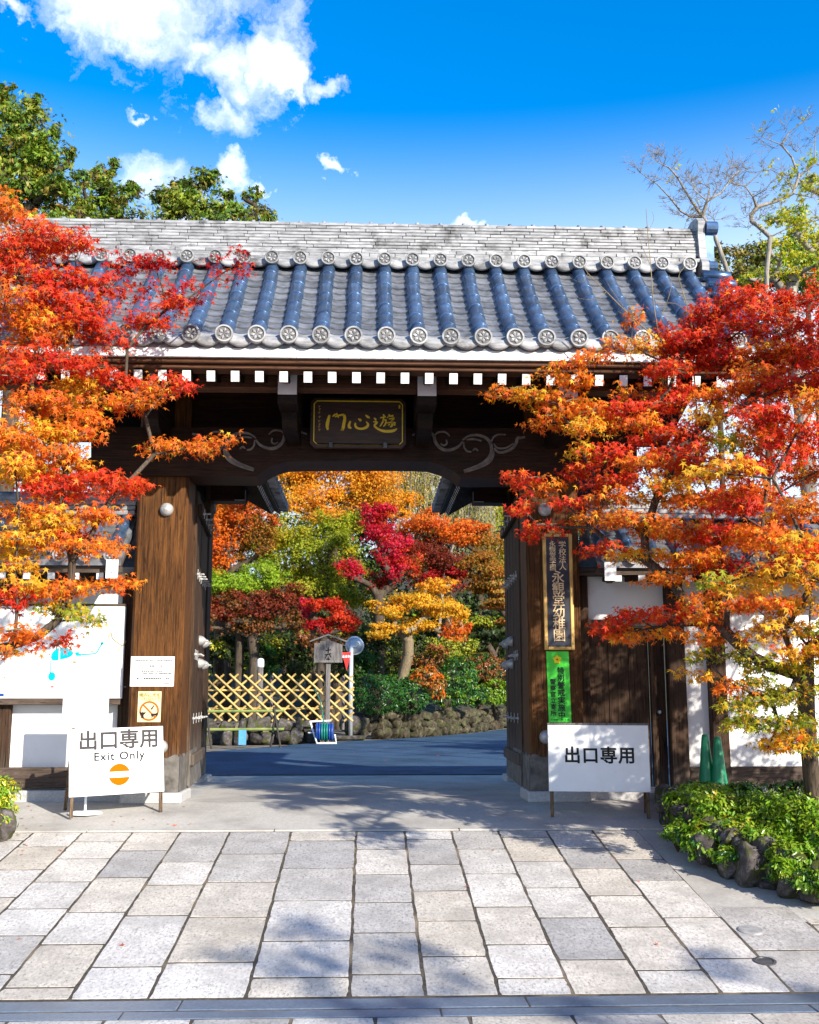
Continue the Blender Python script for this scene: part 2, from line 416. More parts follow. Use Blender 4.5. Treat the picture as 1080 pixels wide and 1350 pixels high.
class MB:
    def __init__(self):
        self.v, self.f, self.mi = [], [], []

    def add(self, vs, fs, mi=0):
        o = len(self.v)
        self.v += [tuple(p) for p in vs]
        self.f += [tuple(i + o for i in f) for f in fs]
        self.mi += [mi] * len(fs)
        return self

    def box(self, c, s, bev=0.0, mi=0, rot=None):
        hx, hy, hz = s[0] / 2, s[1] / 2, s[2] / 2
        b = min(bev, hx * 0.45, hy * 0.45, hz * 0.45)
        vs, idx = [], {}
        if b <= 0:
            for i, (x, y, z) in enumerate([(sx, sy, sz) for sx in (-1, 1) for sy in (-1, 1) for sz in (-1, 1)]):
                vs.append(Vector((x * hx, y * hy, z * hz)))
            fs = [(0, 1, 3, 2), (4, 6, 7, 5), (0, 4, 5, 1), (2, 3, 7, 6), (0, 2, 6, 4), (1, 5, 7, 3)]
        else:
            for sx in (-1, 1):
                for sy in (-1, 1):
                    for sz in (-1, 1):
                        for a in range(3):
                            q = [sx * (hx - b), sy * (hy - b), sz * (hz - b)]
                            q[a] = (sx * hx, sy * hy, sz * hz)[a]
                            idx[(sx, sy, sz, a)] = len(vs)
                            vs.append(Vector(q))
            fs = []
            for a in range(3):
                u, w = [(1, 2), (2, 0), (0, 1)][a]
                for s_ in (-1, 1):
                    ring = []
                    for (p, q) in ((-1, -1), (1, -1), (1, 1), (-1, 1)):
                        k = [0, 0, 0]
                        k[a], k[u], k[w] = s_, p, q
                        ring.append(idx[(*k, a)])
                    fs.append(tuple(ring if s_ > 0 else ring[::-1]))
            for a in range(3):
                u, w = [(1, 2), (2, 0), (0, 1)][a]
                for p in (-1, 1):
                    for q in (-1, 1):
                        k0, k1 = [0] * 3, [0] * 3
                        k0[a], k0[u], k0[w] = -1, p, q
                        k1[a], k1[u], k1[w] = 1, p, q
                        r = [idx[(*k0, u)], idx[(*k1, u)], idx[(*k1, w)], idx[(*k0, w)]]
                        fs.append(tuple(r if p * q < 0 else r[::-1]))
            for sx in (-1, 1):
                for sy in (-1, 1):
                    for sz in (-1, 1):
                        r = [idx[(sx, sy, sz, a)] for a in range(3)]
                        fs.append(tuple(r if sx * sy * sz > 0 else r[::-1]))
        c = Vector(c)
        if rot is not None:
            vs = [rot @ p for p in vs]
        return self.add([p + c for p in vs], fs, mi)

    def span(self, x0, x1, y0, y1, z0, z1, bev=0.0, mi=0):
        return self.box(((x0 + x1) / 2, (y0 + y1) / 2, (z0 + z1) / 2), (abs(x1 - x0), abs(y1 - y0), abs(z1 - z0)), bev, mi)

    def tube(self, pts, rad, n=6, mi=0, cap=True):
        pts = [Vector(p) for p in pts]
        if not hasattr(rad, '__len__'):
            rad = [rad] * len(pts)
        vs, fs = [], []
        ref = None
        for i, p in enumerate(pts):
            d = (pts[min(i + 1, len(pts) - 1)] - pts[max(i - 1, 0)])
            d = d.normalized() if d.length > 1e-9 else Vector((0, 0, 1))
            if ref is None:
                ref = Vector((1, 0, 0)) if abs(d.x) < 0.8 else Vector((0, 1, 0))
            a = (ref - d * ref.dot(d))
            a = a.normalized() if a.length > 1e-6 else d.orthogonal().normalized()
            ref = a
            b = d.cross(a)
            for k in range(n):
                t = 2 * math.pi * k / n
                vs.append(p + (a * math.cos(t) + b * math.sin(t)) * rad[i])
        for i in range(len(pts) - 1):
            for k in range(n):
                k2 = (k + 1) % n
                fs.append((i * n + k, i * n + k2, (i + 1) * n + k2, (i + 1) * n + k))
        if cap:
            fs.append(tuple(range(n))[::-1])
            fs.append(tuple((len(pts) - 1) * n + k for k in range(n)))
        return self.add(vs, fs, mi)

    def lathe(self, prof, c, axis='z', n=20, mi=0):
        """prof: (radius, height) pairs along the axis."""
        vs, fs = [], []
        for (r, h) in prof:
            for k in range(n):
                t = 2 * math.pi * k / n
                x, y = r * math.cos(t), r * math.sin(t)
                p = {'z': (x, y, h), '-y': (x, -h, y), 'x': (h, x, y), '-x': (-h, -x, y)}[axis]
                vs.append(Vector(p) + Vector(c))
        for i in range(len(prof) - 1):
            for k in range(n):
                k2 = (k + 1) % n
                fs.append((i * n + k, i * n + k2, (i + 1) * n + k2, (i + 1) * n + k))
        fs.append(tuple(range(n))[::-1])
        fs.append(tuple((len(prof) - 1) * n + k for k in range(n)))
        return self.add(vs, fs, mi)

    def prism(self, poly, d0, d1, plane='xz', mi=0):
        """poly extruded between d0 and d1 along the axis left over."""
        def P(a, b, d):
            return {'xz': (a, d, b), 'yz': (d, a, b), 'xy': (a, b, d)}[plane]
        n = len(poly)
        vs = [P(a, b, d0) for a, b in poly] + [P(a, b, d1) for a, b in poly]
        fs = [tuple(range(n)), tuple(range(2 * n - 1, n - 1, -1))]
        fs += [(i, n + i, n + (i + 1) % n, (i + 1) % n) for i in range(n)]
        return self.add(vs, fs, mi)

    def ribbon(self, pts, widths, y, depth=0.006, mi=0):
        """A brush stroke in the xz plane at depth y, raised towards -y."""
        pts = [Vector((p[0], 0, p[1])) for p in pts]
        if not hasattr(widths, '__len__'):
            widths = [widths] * len(pts)
        L, Rr = [], []
        for i, p in enumerate(pts):
            d = (pts[min(i + 1, len(pts) - 1)] - pts[max(i - 1, 0)]).normalized()
            nrm = Vector((-d.z, 0, d.x))
            L.append(p + nrm * widths[i] / 2)
            Rr.append(p - nrm * widths[i] / 2)
        for i in range(len(pts) - 1):
            q = [L[i], L[i + 1], Rr[i + 1], Rr[i]]
            vs = [(a.x, y, a.z) for a in q] + [(a.x, y - depth, a.z) for a in q]
            self.add(vs, [(0, 1, 2, 3), (7, 6, 5, 4), (0, 4, 5, 1), (1, 5, 6, 2), (2, 6, 7, 3), (3, 7, 4, 0)], mi)
        return self

    def mesh(self, name, mats, smooth=False):
        me = bpy.data.meshes.new(name)
        me.from_pydata([tuple(p) for p in self.v], [], self.f)
        if isinstance(mats, str):
            mats = [mats]
        for m in mats:
            me.materials.append(MATS[m])
        if len(mats) > 1:
            me.polygons.foreach_set('material_index', self.mi)
        if smooth:
            me.polygons.foreach_set('use_smooth', [True] * len(me.polygons))
        me.update()
        return me

    def build(self, name, mats, parent=None, smooth=False, fix=False):
        a = np.array([tuple(p) for p in self.v])
        lo, hi = a.min(0), a.max(0)
        o = Vector(((lo[0] + hi[0]) / 2, (lo[1] + hi[1]) / 2, lo[2]))
        self.v = [Vector(p) - o for p in self.v]
        me = self.mesh(name, mats, smooth)
        ob = bpy.data.objects.new(name, me)
        COL.objects.link(ob)
        place(ob, o, parent)
        if fix:
            import bmesh
            bm = bmesh.new()
            bm.from_mesh(me)
            bmesh.ops.recalc_face_normals(bm, faces=bm.faces)
            bm.to_mesh(me)
            bm.free()
        return ob


def place(ob, o, parent=None):
    o = Vector(o)
    if parent is not None:
        ob.parent = parent
        ob.location = o - ORIG[parent.name]
    else:
        ob.location = o
    ORIG[ob.name] = o


def empty(name, loc, parent=None):
    e = bpy.data.objects.new(name, None)
    e.empty_display_size = 0.2
    COL.objects.link(e)
    place(e, loc, parent)
    return e


def tag(o, label, cat, group=None):
    o['label'] = label
    o['category'] = cat
    if group:
        o['group'] = group
    return o


def structure(o):
    o['kind'] = 'structure'
    return o


def inst(name, me, parent, p, rot=None, scale=None):
    """One more piece that shares mesh data; p in world space."""
    ob = bpy.data.objects.new(name, me)
    COL.objects.link(ob)
    place(ob, p, parent)
    if rot is not None:
        ob.rotation_euler = rot.to_euler() if hasattr(rot, 'to_euler') else rot
    if scale is not None:
        ob.scale = scale
    return ob


def text(name, s, size, p, mat, parent, bold=0.0, align='CENTER', extrude=0.0015, rot=(R(90), 0, 0), sx=1.0, spacing=1.0, italic=0.0):
    """Lettering as a flat mesh; p is the centre of the line, facing -y."""
    cu = bpy.data.curves.new(name, 'FONT')
    cu.body = s
    cu.size = size
    cu.align_x = align
    cu.align_y = 'CENTER'
    cu.extrude = extrude
    cu.offset = bold
    cu.shear = italic
    cu.space_character = spacing
    cu.resolution_u = 3
    tmp = bpy.data.objects.new(name, cu)
    COL.objects.link(tmp)
    dg = bpy.context.evaluated_depsgraph_get()
    me = bpy.data.meshes.new_from_object(tmp.evaluated_get(dg))
    bpy.data.objects.remove(tmp, do_unlink=True)
    me.name = name
    me.materials.clear()
    me.materials.append(MATS[mat])
    ob = bpy.data.objects.new(name, me)
    COL.objects.link(ob)
    place(ob, p, parent)
    ob.rotation_euler = rot
    ob.scale = (sx, 1, 1)
    return ob


def ground_z(Y):
    return float(np.interp(Y, [-100, 6.44, 10.12, 11.3, 400], [0, 0, 0.5, 0.63, 0.63]))

# ------------------------------------------------------------------ the ground
def sheet(name, mat, x0, x1, ys, off, nx=1):
    m = MB()
    xs = np.linspace(x0, x1, nx + 1)
    vs = [(x, y, ground_z(y) + off) for y in ys for x in xs]
    w = nx + 1
    fs = [(j * w + i, j * w + i + 1, (j + 1) * w + i + 1, (j + 1) * w + i) for j in range(len(ys) - 1) for i in range(nx)]
    m.add(vs, fs)
    return structure(m.build(name, mat))


def poly_sheet(name, mat, pts, off):
    m = MB()
    vs = [(p[0], p[1], ground_z(p[1]) + off) for p in pts]
    m.add(vs, [tuple(range(len(vs)))])
    return structure(m.build(name, mat, fix=True))


def ramp_pt(px, py):
    """Where the line of sight meets the sloping forecourt."""
    d = px_dir(px, py)
    s = 0.5 / 3.68
    t = (-s * 6.44 - EYE.z) / (d.z - s * d.y)
    return EYE + d * t


def flat_pt(px, py, z):
    d = px_dir(px, py)
    return EYE + d * ((z - EYE.z) / d.z)


sheet('ground', 'soil', -400, 400, [-200, 6.44, 10.12, 11.3, 60, 900], -0.04)
sheet('road', 'asphalt', -60, 60, [-40, 5.25], -0.004)
paving = sheet('paving', 'joint', -5.2, 3.9, [5.2, 6.44, 10.12], -0.0024)
sheet('apron', 'concrete', -7.5, 7.5, [10.135, 11.3, 15.08], 0.0)
KERB = [(-7.5, 10.085), (7.5, 10.085)]
ap = MB()
for i in range(9):
    x0 = -7.5 + i * 1.667
    ap.span(x0 + 0.003, x0 + 1.664, 10.05, 10.13, ground_z(10.09) - 0.1, ground_z(10.09) + 0.008, 0.006)
structure(ap.build('apron_kerb', 'concrete'))
sheet('threshold_strip', 'joint', -7.5, 7.5, [15.08, 15.17], -0.006)
edge = [flat_pt(px, py, 0.63) for px, py in ((120, 1001), (265, 992), (330, 987), (400, 981), (470, 977), (560, 972), (620, 967), (668, 961), (730, 955))]
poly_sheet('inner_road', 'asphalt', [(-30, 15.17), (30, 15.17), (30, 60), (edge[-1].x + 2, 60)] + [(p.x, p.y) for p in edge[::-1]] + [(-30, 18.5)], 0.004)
fp = [ramp_pt(*q) for q in ((838, 1093.6), (894, 1151), (948, 1208), (1080, 1216))]
poly_sheet('footpath', 'concrete', [(p.x, min(p.y, 10.045)) for p in fp] + [(9, 7.35), (9, 10.045)], -0.0015)

# granite slabs: column lines read at the kerb, rows where the photograph shows the cross joints
col_px = [-350, -285, -215, -150, -85, -20, 48, 112, 178, 240, 305, 385, 470, 533, 594, 655, 718, 778, 837, 917, 985]
col_x = [at(p, 1093, 10.12).x for p in col_px]
rows = {240: (50, 85, 115, 155, 222), 305: (75, 112, 158, 217), 385: (58, 94, 137, 190, 238), 470: (70, 103, 140, 180, 235), 533: (57, 90, 125, 165, 212),
        594: (70, 103, 147, 197, 242), 655: (55, 87, 122, 162, 218), 718: (70, 97, 133, 175, 233), 178: (70, 105, 150, 192, 248), 112: (58, 80, 110, 145, 180, 230),
        778: (85, 113, 163, 218), 837: (150, 208), 48: (64, 94, 130, 168, 214), -20: (56, 88, 120, 175, 236)}


def slab(m, x0, x1, y0, y1, dz=0.0):
    """A hand-cut slab: wandering edges, a worn arris, a slight lean."""
    b, nn = 0.0018, 7
    cs = [(x0, y0), (x1, y0), (x1, y1), (x0, y1)]
    out = []
    for i in range(4):
        (xa, ya), (xb, yb) = cs[i], cs[(i + 1) % 4]
        for k in range(nn):
            t = k / nn
            j = 0.0024 if i % 2 else 0.0018
            wx, wy = rng.normal(0, j), rng.normal(0, j * 0.7)
            if k == 0:
                wx += (0.006 if xa == x0 else -0.006) * rng.random()
                wy += (0.006 if ya == y0 else -0.006) * rng.random()
            out.append((xa + (xb - xa) * t + wx, ya + (yb - ya) * t + wy))
    cx, cy = (x0 + x1) / 2, (y0 + y1) / 2
    tilt = rng.uniform(-0.0018, 0.0018, 2)
    top, mid, low = [], [], []
    for (x, y) in out:
        z = ground_z(y) + dz + tilt[0] * (x - cx) + tilt[1] * (y - cy)
        d = Vector((cx - x, cy - y)).normalized()
        top.append((x + d.x * b, y + d.y * b, z))
        mid.append((x, y, z - b * 0.4))
        low.append((x, y, z - 0.06))
    n4 = len(out)
    fs = [tuple(range(n4))]
    for i in range(n4):
        j = (i + 1) % n4
        fs += [(n4 + i, n4 + j, j, i), (2 * n4 + i, 2 * n4 + j, n4 + j, n4 + i)]
    m.add(top + mid + low, fs)


for ci in range(len(col_px) - 1):
    x0, x1 = col_x[ci] + 0.010, col_x[ci + 1] - 0.010
    key = col_px[ci]
    if key in rows:
        ys = [ramp_pt(470, 1050 + r).y for r in rows[key]]
    else:
        ys, y = [], 9.8 - rng.uniform(0, 0.5)
        while y > 6.8:
            ys.append(y)
            y -= rng.uniform(0.45, 0.75)
    top = 10.04 if key < 837 else (7.95 if key == 837 else 7.72)
    br = [top] + [y for y in ys if 6.55 < y < top - 0.12] + [6.475]
    for k in range(len(br) - 1):
        m = MB()
        slab(m, x0, x1, br[k + 1] + 0.012, br[k] - 0.012, rng.uniform(-0.0004, 0.0010))
        m.build('paving_slab', 'paving_granite', paving)
# slabs in front of the channel
x = -4.6
for w in (0.62, 0.5, 0.55, 0.48, 0.58, 0.5, 0.46, 0.52, 0.44, 0.5, 0.55, 0.47, 0.5, 0.52, 0.6):
    m = MB()
    slab(m, x + 0.008, x + w - 0.008, 5.3, 6.085)
    m.build('paving_slab', 'paving_granite', paving)
    x += w
# drainage channel of two granite kerbs with a slot between
channel = sheet('drain_channel', 'joint', -5.2, 5.2, [6.09, 6.44], -0.022)
for (y0, y1) in ((6.10, 6.235), (6.262, 6.455)):
    x = -5.2 + (0.4 if y0 > 6.2 else 0)
    while x < 5.0:
        L = rng.uniform(1.7, 2.1)
        MB().span(x + 0.002, x + L - 0.003, y0, y1, -0.08, 0.002, 0.006).build('kerb_stone', 'kerb_blue', channel)
        x += L
# covers let into the paving
p = ramp_pt(990, 1227)
mh = MB().lathe([(0.085, 0), (0.085, 0.006), (0.075, 0.010), (0.02, 0.011)], (0, 0, 0), n=28)
o = inst('drain_cover', mh.mesh('drain_cover', 'metal_grey', False), None, (p.x, p.y, ground_z(p.y) + 0.001), Euler((math.atan(0.136), 0, 0)))
tag(o, 'round grey metal cover set in the right paving, the farther of two', 'drain cover')
p = ramp_pt(1009, 1268)
mh = MB().lathe([(0.068, 0), (0.068, 0.007), (0.052, 0.008), (0.050, 0.003), (0.01, 0.003)], (0, 0, 0), n=28)
o = inst('drain_cover', mh.mesh('drain_cover', 'metal_dark', False), None, (p.x, p.y, ground_z(p.y) + 0.001), Euler((math.atan(0.136), 0, 0)))
tag(o, 'small dark rusty round cover set in the right paving near the drain slot', 'drain cover')

# ------------------------------------------------------------------ the gate
GX, GB = -0.12, 0.63
gate = tag(empty('temple_gate', (GX, 11.5, GB)), 'large dark wooden temple gate with grey tiled roof and open doors', 'gate')
PIL = [(-2.44, -1.905), (1.672, 2.235)]
for s, (x0, x1) in zip((-1, 1), PIL):
    m = MB().span(x0, x1, 11.25, 11.75, 0.735, 4.9, 0.03)
    pl = m.build('pillar', 'wood_pillar', gate)
    MB().span(x0 - 0.035, x1 + 0.045, 11.20, 11.82, 0.62, 0.733, 0.015).build('stone_base', 'granite', pl)
    # iron shoe with a scalloped upper edge round the foot of the pillar
    n = 24
    def shoe(pa, pb, nrm):
        mm = MB()
        vs = []
        for i in range(n + 1):
            t = i / n
            q = Vector(pa).lerp(Vector(pb), t)
            h = 1.02 + 0.10 * abs(math.sin(t * math.pi * 2)) ** 0.7 + 0.05 * math.cos(t * math.pi * 4)
            vs += [(q.x, q.y, 0.737), (q.x, q.y, h), (q.x + nrm[0], q.y + nrm[1], 0.737), (q.x + nrm[0], q.y + nrm[1], h)]
        fs = []
        for i in range(n):
            a, b = i * 4, i * 4 + 4
            fs += [(a + 2, b + 2, b + 3, a + 3), (a + 1, a + 3, b + 3, b + 1)]
        mm.add(vs, fs)
        return mm
    shoe((x0 - 0.008, 11.249, 0), (x1 + 0.008, 11.249, 0), (0, -0.010)).build('metal_shoe', 'metal_shoe', pl, fix=True)
    xi = x1 if s < 0 else x0
    shoe((xi, 11.245, 0), (xi, 11.75, 0), (-s * 0.010, 0)).build('metal_shoe', 'metal_shoe', pl, fix=True)
    for (px, py) in (((219, 671), (211, 985)) if s < 0 else ((719, 671), (721, 972))):
        c = at(px, py, 11.2)
        prof = [(0.062, 0.0), (0.072, 0.008), (0.070, 0.024), (0.061, 0.044), (0.042, 0.062), (0.022, 0.070), (0.014, 0.078), (0.003, 0.080)]
        MB().lathe(prof, (c.x, 11.25, c.z), '-y', 20).build('nail_cover', 'metal_grey', pl, True)

# main beam with its arched underside and carved scrolls
prof = [at(px, py, 11.18) for px, py in ((120, 563), (120, 626), (250, 627), (325, 628), (338, 628), (346, 621), (358, 614), (376, 609), (400, 608), (480, 607.5), (545, 608), (566, 609), (584, 614), (598, 621), (608, 629), (620, 630), (700, 630), (840, 631), (840, 565))]
m = MB().prism([(p.x, p.z) for p in prof], 11.18, 11.70, 'xz')
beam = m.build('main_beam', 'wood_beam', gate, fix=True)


def cr(path, step=5):
    """Catmull-Rom through 2-d points."""
    P = [path[0]] + list(path) + [path[-1]]
    out = []
    for i in range(1, len(P) - 2):
        for k in range(step):
            t = k / step
            out.append(tuple(0.5 * ((2 * P[i][j]) + (-P[i - 1][j] + P[i + 1][j]) * t + (2 * P[i - 1][j] - 5 * P[i][j] + 4 * P[i + 1][j] - P[i + 2][j]) * t * t
                                    + (-P[i - 1][j] + 3 * P[i][j] - 3 * P[i + 1][j] + P[i + 2][j]) * t ** 3) for j in (0, 1)))
    out.append(tuple(path[-1]))
    return out


scrolls = [[(20, 85), (90, 62), (160, 66), (192, 90), (205, 140), (250, 190), (310, 203), (380, 178), (420, 135)],
           [(420, 122), (470, 90), (540, 84), (600, 105), (640, 150), (646, 220), (610, 280), (540, 325), (430, 365)],
           [(664, 205), (655, 260), (615, 305), (530, 345), (432, 376)],
           [(428, 140), (432, 180), (455, 210), (488, 216)], [(500, 206), (520, 192), (542, 208)],
           [(640, 165), (660, 105), (700, 80), (760, 80)],
           [(668, 185), (700, 218), (750, 216), (810, 188), (842, 145), (852, 108), (880, 104), (912, 98)],
           [(666, 152), (695, 186), (760, 186), (820, 150)], [(195, 90), (225, 62), (280, 60), (318, 90)],
           [(245, 150), (270, 165), (295, 150), (290, 120)], [(450, 120), (510, 115), (570, 130)]]
for side in (1, -1):
    for si, sc in enumerate(scrolls):
        pts = []
        for (cx, cy) in cr(sc):
            q = at(540 + cx / 6, 560 + cy / 6, 11.18)
            xx = q.x if side > 0 else 2 * (at(474, 600, 11.18).x) - q.x
            pts.append((xx, q.z))
        k = len(pts)
        main = si in (0, 1, 2, 6)
        w = [(0.030 if main else 0.015) * (0.35 + 0.65 * math.sin(math.pi * min(1, (i + 1) / k * 0.9))) + 0.003 for i in range(k)]
        MB().ribbon(pts, w, 11.181, 0.022).build('carved_scroll', 'carving', beam)

MB().span(-2.42, 2.2, 11.40, 11.50, 4.50, 5.05).build('upper_panel', 'wood_beam', gate)
MB().span(-3.7, 3.45, 11.30, 11.62, 5.05, 5.25, 0.01).build('wall_plate', 'wood_beam', gate)
purl = MB().span(-3.72, 3.46, 10.22, 10.40, 4.655, 4.80, 0.012).build('purlin', 'wood_eave', gate)

for bx in (at(379, 515, 10.15).x, at(563, 515, 10.15).x, -2.17, 1.95):
    w = 0.095
    poly = [(10.15, 4.80), (10.15, 4.56), (10.16, 4.52), (10.19, 4.495), (10.26, 4.49), (10.40, 4.49), (11.42, 4.49), (11.42, 4.80)]
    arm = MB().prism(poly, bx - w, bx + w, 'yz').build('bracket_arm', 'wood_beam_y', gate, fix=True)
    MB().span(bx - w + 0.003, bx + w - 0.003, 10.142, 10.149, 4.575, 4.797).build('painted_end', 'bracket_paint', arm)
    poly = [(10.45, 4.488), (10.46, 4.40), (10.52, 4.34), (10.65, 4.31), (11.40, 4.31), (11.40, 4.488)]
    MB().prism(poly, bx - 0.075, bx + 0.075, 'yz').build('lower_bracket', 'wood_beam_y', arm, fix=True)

# --- main roof
RX, SP, NR = -0.15, 0.303, 12
Y0, Y1 = 9.72, 11.14


def roof_pt(t):
    return Y0 + (Y1 - Y0) * t, 4.965 + 1.12 * t + 0.17 * t * t


def roof_ang(t):
    return math.atan2(1.12 + 0.34 * t, Y1 - Y0)


m = MB()
XL, XR = RX - NR * SP - 0.20, RX + NR * SP + 0.20
prof_f = [roof_pt(i / 10) for i in range(11)] + [(11.45, 6.45)]
prof = prof_f + [(2 * 11.45 - y, z) for y, z in prof_f[-2::-1]]
poly = [(y, z - 0.012) for y, z in prof] + [(y, z - 0.07) for y, z in prof[::-1]]
m.prism(poly, XL, XR, 'yz')
roof = m.build('roof', 'tile', gate, fix=True)

# round cover tile
def round_tile(r, L, lip=0.003, n=11):
    m = MB()
    ring = lambda y, rr: [(rr * math.cos(a), y, rr * math.sin(a)) for a in np.linspace(-0.25, math.pi + 0.25, n)]
    secs = [(0.004, r * 0.80), (0, r + lip - 0.002), (0.004, r + lip), (0.024, r + lip), (0.029, r), (L, r - 0.002)]
    vs = sum([ring(y, rr) for y, rr in secs], [])
    fs = [(j * n + i, j * n + i + 1, (j + 1) * n + i + 1, (j + 1) * n + i) for j in range(len(secs) - 1) for i in range(n - 1)]
    m.add(vs, fs)
    return m


def flat_tile(w, L, sag, th=0.024, n=8):
    m = MB()
    xs = np.linspace(-w / 2, w / 2, n + 1)
    z = lambda x: sag * (2 * x / w) ** 2
    vs = [(x, 0, z(x)) for x in xs] + [(x, L, z(x)) for x in xs] + [(x, 0, z(x) - th) for x in xs] + [(x, 0.012, z(x) - th) for x in xs]
    k = n + 1
    fs = [(i, i + 1, k + i + 1, k + i) for i in range(n)]
    m.add(vs[:2 * k], fs)
    m.add(vs[:k] + vs[2 * k:3 * k], [(k + i, k + i + 1, i + 1, i) for i in range(n)])
    return m


def crest_disc(r):
    """Eave end with a raised rim and a flower crest in the sunken face, facing -y."""
    m = MB()
    m.lathe([(r * 0.90, -0.09), (r * 0.96, -0.02), (r, 0.0), (r, 0.014), (r * 0.95, 0.020), (r * 0.80, 0.020), (r * 0.76, 0.006), (0.004, 0.006)], (0, 0, 0), '-y', 24, 0)
    m.lathe([(r * 0.755, 0.0062), (r * 0.755, 0.0075), (0.004, 0.0075)], (0, 0, 0), '-y', 24, 1)
    for k in range(6):
        a = k * math.pi / 3 + 0.3
        d = Vector((math.cos(a), 0, math.sin(a)))
        p = Vector((-d.z, 0, d.x))
        q = [d * r * 0.12, d * r * 0.40 + p * r * 0.17, d * r * 0.66, d * r * 0.40 - p * r * 0.17]
        y0, y1 = -0.008, -0.016
        vs = [(v.x, y0, v.z) for v in q] + [(v.x, y1 if i in (1, 2, 3) else y0 - 0.002, v.z) for i, v in enumerate(q)] + [(d.x * r * 0.42, y1 - 0.004, d.z * r * 0.42)]
        m.add(vs, [(4, 5, 8), (5, 6, 8), (6, 7, 8), (7, 4, 8), (0, 1, 5, 4), (1, 2, 6, 5), (2, 3, 7, 6), (3, 0, 4, 7)], 0)
    return m


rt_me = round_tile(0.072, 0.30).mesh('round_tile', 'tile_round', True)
ft_me = flat_tile(0.29, 0.205, 0.048).mesh('flat_tile', 'tile', True)
disc_me = crest_disc(0.087).mesh('crest_disc', ['tile_pale', 'tile_crest'])
disc2_me = crest_disc(0.080).mesh('crest_disc', ['tile_pale', 'tile_crest'])


def pendant(w, h, sag):
    m = MB()
    n = 10
    xs = np.linspace(-w / 2, w / 2, n + 1)
    vs = []
    for x in xs:
        u = 2 * x / w
        zt = sag * u * u
        hb = h * (0.55 + 0.45 * math.cos(u * math.pi / 2) ** 0.8)
        vs += [(x, 0, zt), (x, -0.004, zt - hb * 0.85), (x, 0.006, zt - hb), (x, 0.03, zt - hb * 0.98), (x, 0.10, zt + 0.07)]
    fs = []
    for i in range(n):
        a, b = i * 5, i * 5 + 5
        for j in range(3):
            fs.append((a + j, a + j + 1, b + j + 1, b + j))
        fs.append((a + 4, a, b, b + 4))
    m.add(vs, fs)
    return m


pend_me = pendant(0.285, 0.085, 0.045).mesh('eave_pendant_tile', 'tile_pale', True)
NSEG = 7
for k in range(-NR, NR + 1):
    X = RX + k * SP + rng.uniform(-0.004, 0.004)
    for i in range(NSEG):
        t = i / NSEG
        y, z = roof_pt(t)
        a = roof_ang(t + 0.5 / NSEG)
        inst('round_tile', rt_me, roof, (X + rng.uniform(-0.003, 0.003), y, z + 0.045), Euler((a - 0.010, rng.uniform(-0.03, 0.03), rng.uniform(-0.008, 0.008))))
    y, z = roof_pt(0)
    inst('crest_disc', disc_me, roof, (X, y - 0.058, z + 0.050), Euler((0.10, rng.uniform(0, 6.28), 0)))
NC = 12
for k in range(-NR, NR):
    X = RX + (k + 0.5) * SP
    for i in range(NC):
        t = i / NC
        y, z = roof_pt(t)
        a = roof_ang(t + 0.5 / NC)
        inst('flat_tile', ft_me, roof, (X, y, z + 0.022 + rng.uniform(-0.003, 0.003)), Euler((a - 0.10, rng.uniform(-0.012, 0.012), rng.uniform(-0.01, 0.01))))
    y, z = roof_pt(0)
    inst('eave_pendant_tile', pend_me, roof, (X, y - 0.045, z + 0.018))

# ridge: a row of crest discs, then laid courses and a cap
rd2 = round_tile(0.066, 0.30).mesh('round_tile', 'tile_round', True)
pend2_me = pendant(0.285, 0.075, 0.04).mesh('eave_pendant_tile', 'tile_pale', True)
zr = 6.345
for k in range(-NR, NR + 1):
    X = RX + k * SP
    inst('crest_disc', disc2_me, roof, (X, 11.005, zr), Euler((0.05, rng.uniform(0, 6.28), 0)))
    inst('round_tile', rd2, roof, (X, 11.03, zr - 0.01), Euler((0.12, 0, 0)))
    if k < NR:
        inst('eave_pendant_tile', pend2_me, roof, (X + SP / 2, 11.04, zr - 0.015))
MB().span(XL + 0.1, XR - 0.1, 11.12, 11.78, 6.30, 6.42).build('ridge_bed', 'tile_pale', roof)
ridge_tiles = {}
z = 6.425
widths = [0.30, 0.285] + [0.228 - 0.004 * q for q in range(9)]
heights = [0.052, 0.050] + [0.0385] * 9
for ci, (hw, h) in enumerate(zip(widths, heights)):
    x = XL + 0.06 + rng.uniform(-0.2, 0.0)
    while x < XR - 0.12:
        L = rng.choice([0.28, 0.33, 0.38])
        xa, xb = max(x, XL + 0.02), min(x + L, XR - 0.02)
        if xb - xa > 0.05:
            key = (ci, round(xb - xa, 2))
            if key not in ridge_tiles:
                ridge_tiles[key] = MB().box((0, 0, h / 2 - 0.002), (key[1] - 0.003, hw * 2, h - 0.004), 0.006).mesh('ridge_tile', 'tile_pale')
            inst('ridge_tile', ridge_tiles[key], roof, ((xa + xb) / 2, 11.45 + rng.uniform(-0.006, 0.006), z))
        x += L
    z += h
cap_me = MB()
n = 9
secs = [(0, 0.115), (0, 0.135), (0.03, 0.135), (0.035, 0.112), (0.27, 0.110)]
vs = sum([[(y, -r * math.cos(a), r * 0.62 * math.sin(a)) for a in np.linspace(0, math.pi, n)] for y, r in secs], [])
cap_me.add(vs, [(j * n + i, j * n + i + 1, (j + 1) * n + i + 1, (j + 1) * n + i) for j in range(len(secs) - 1) for i in range(n - 1)])
cap_me = cap_me.mesh('ridge_cap_tile', 'tile_pale', True)
x = XL + 0.04
while x < XR - 0.1:
    inst('ridge_cap_tile', cap_me, roof, (x, 11.45, z), Euler((0, rng.uniform(-0.01, 0.01), rng.uniform(-0.01, 0.01))))
    x += 0.262
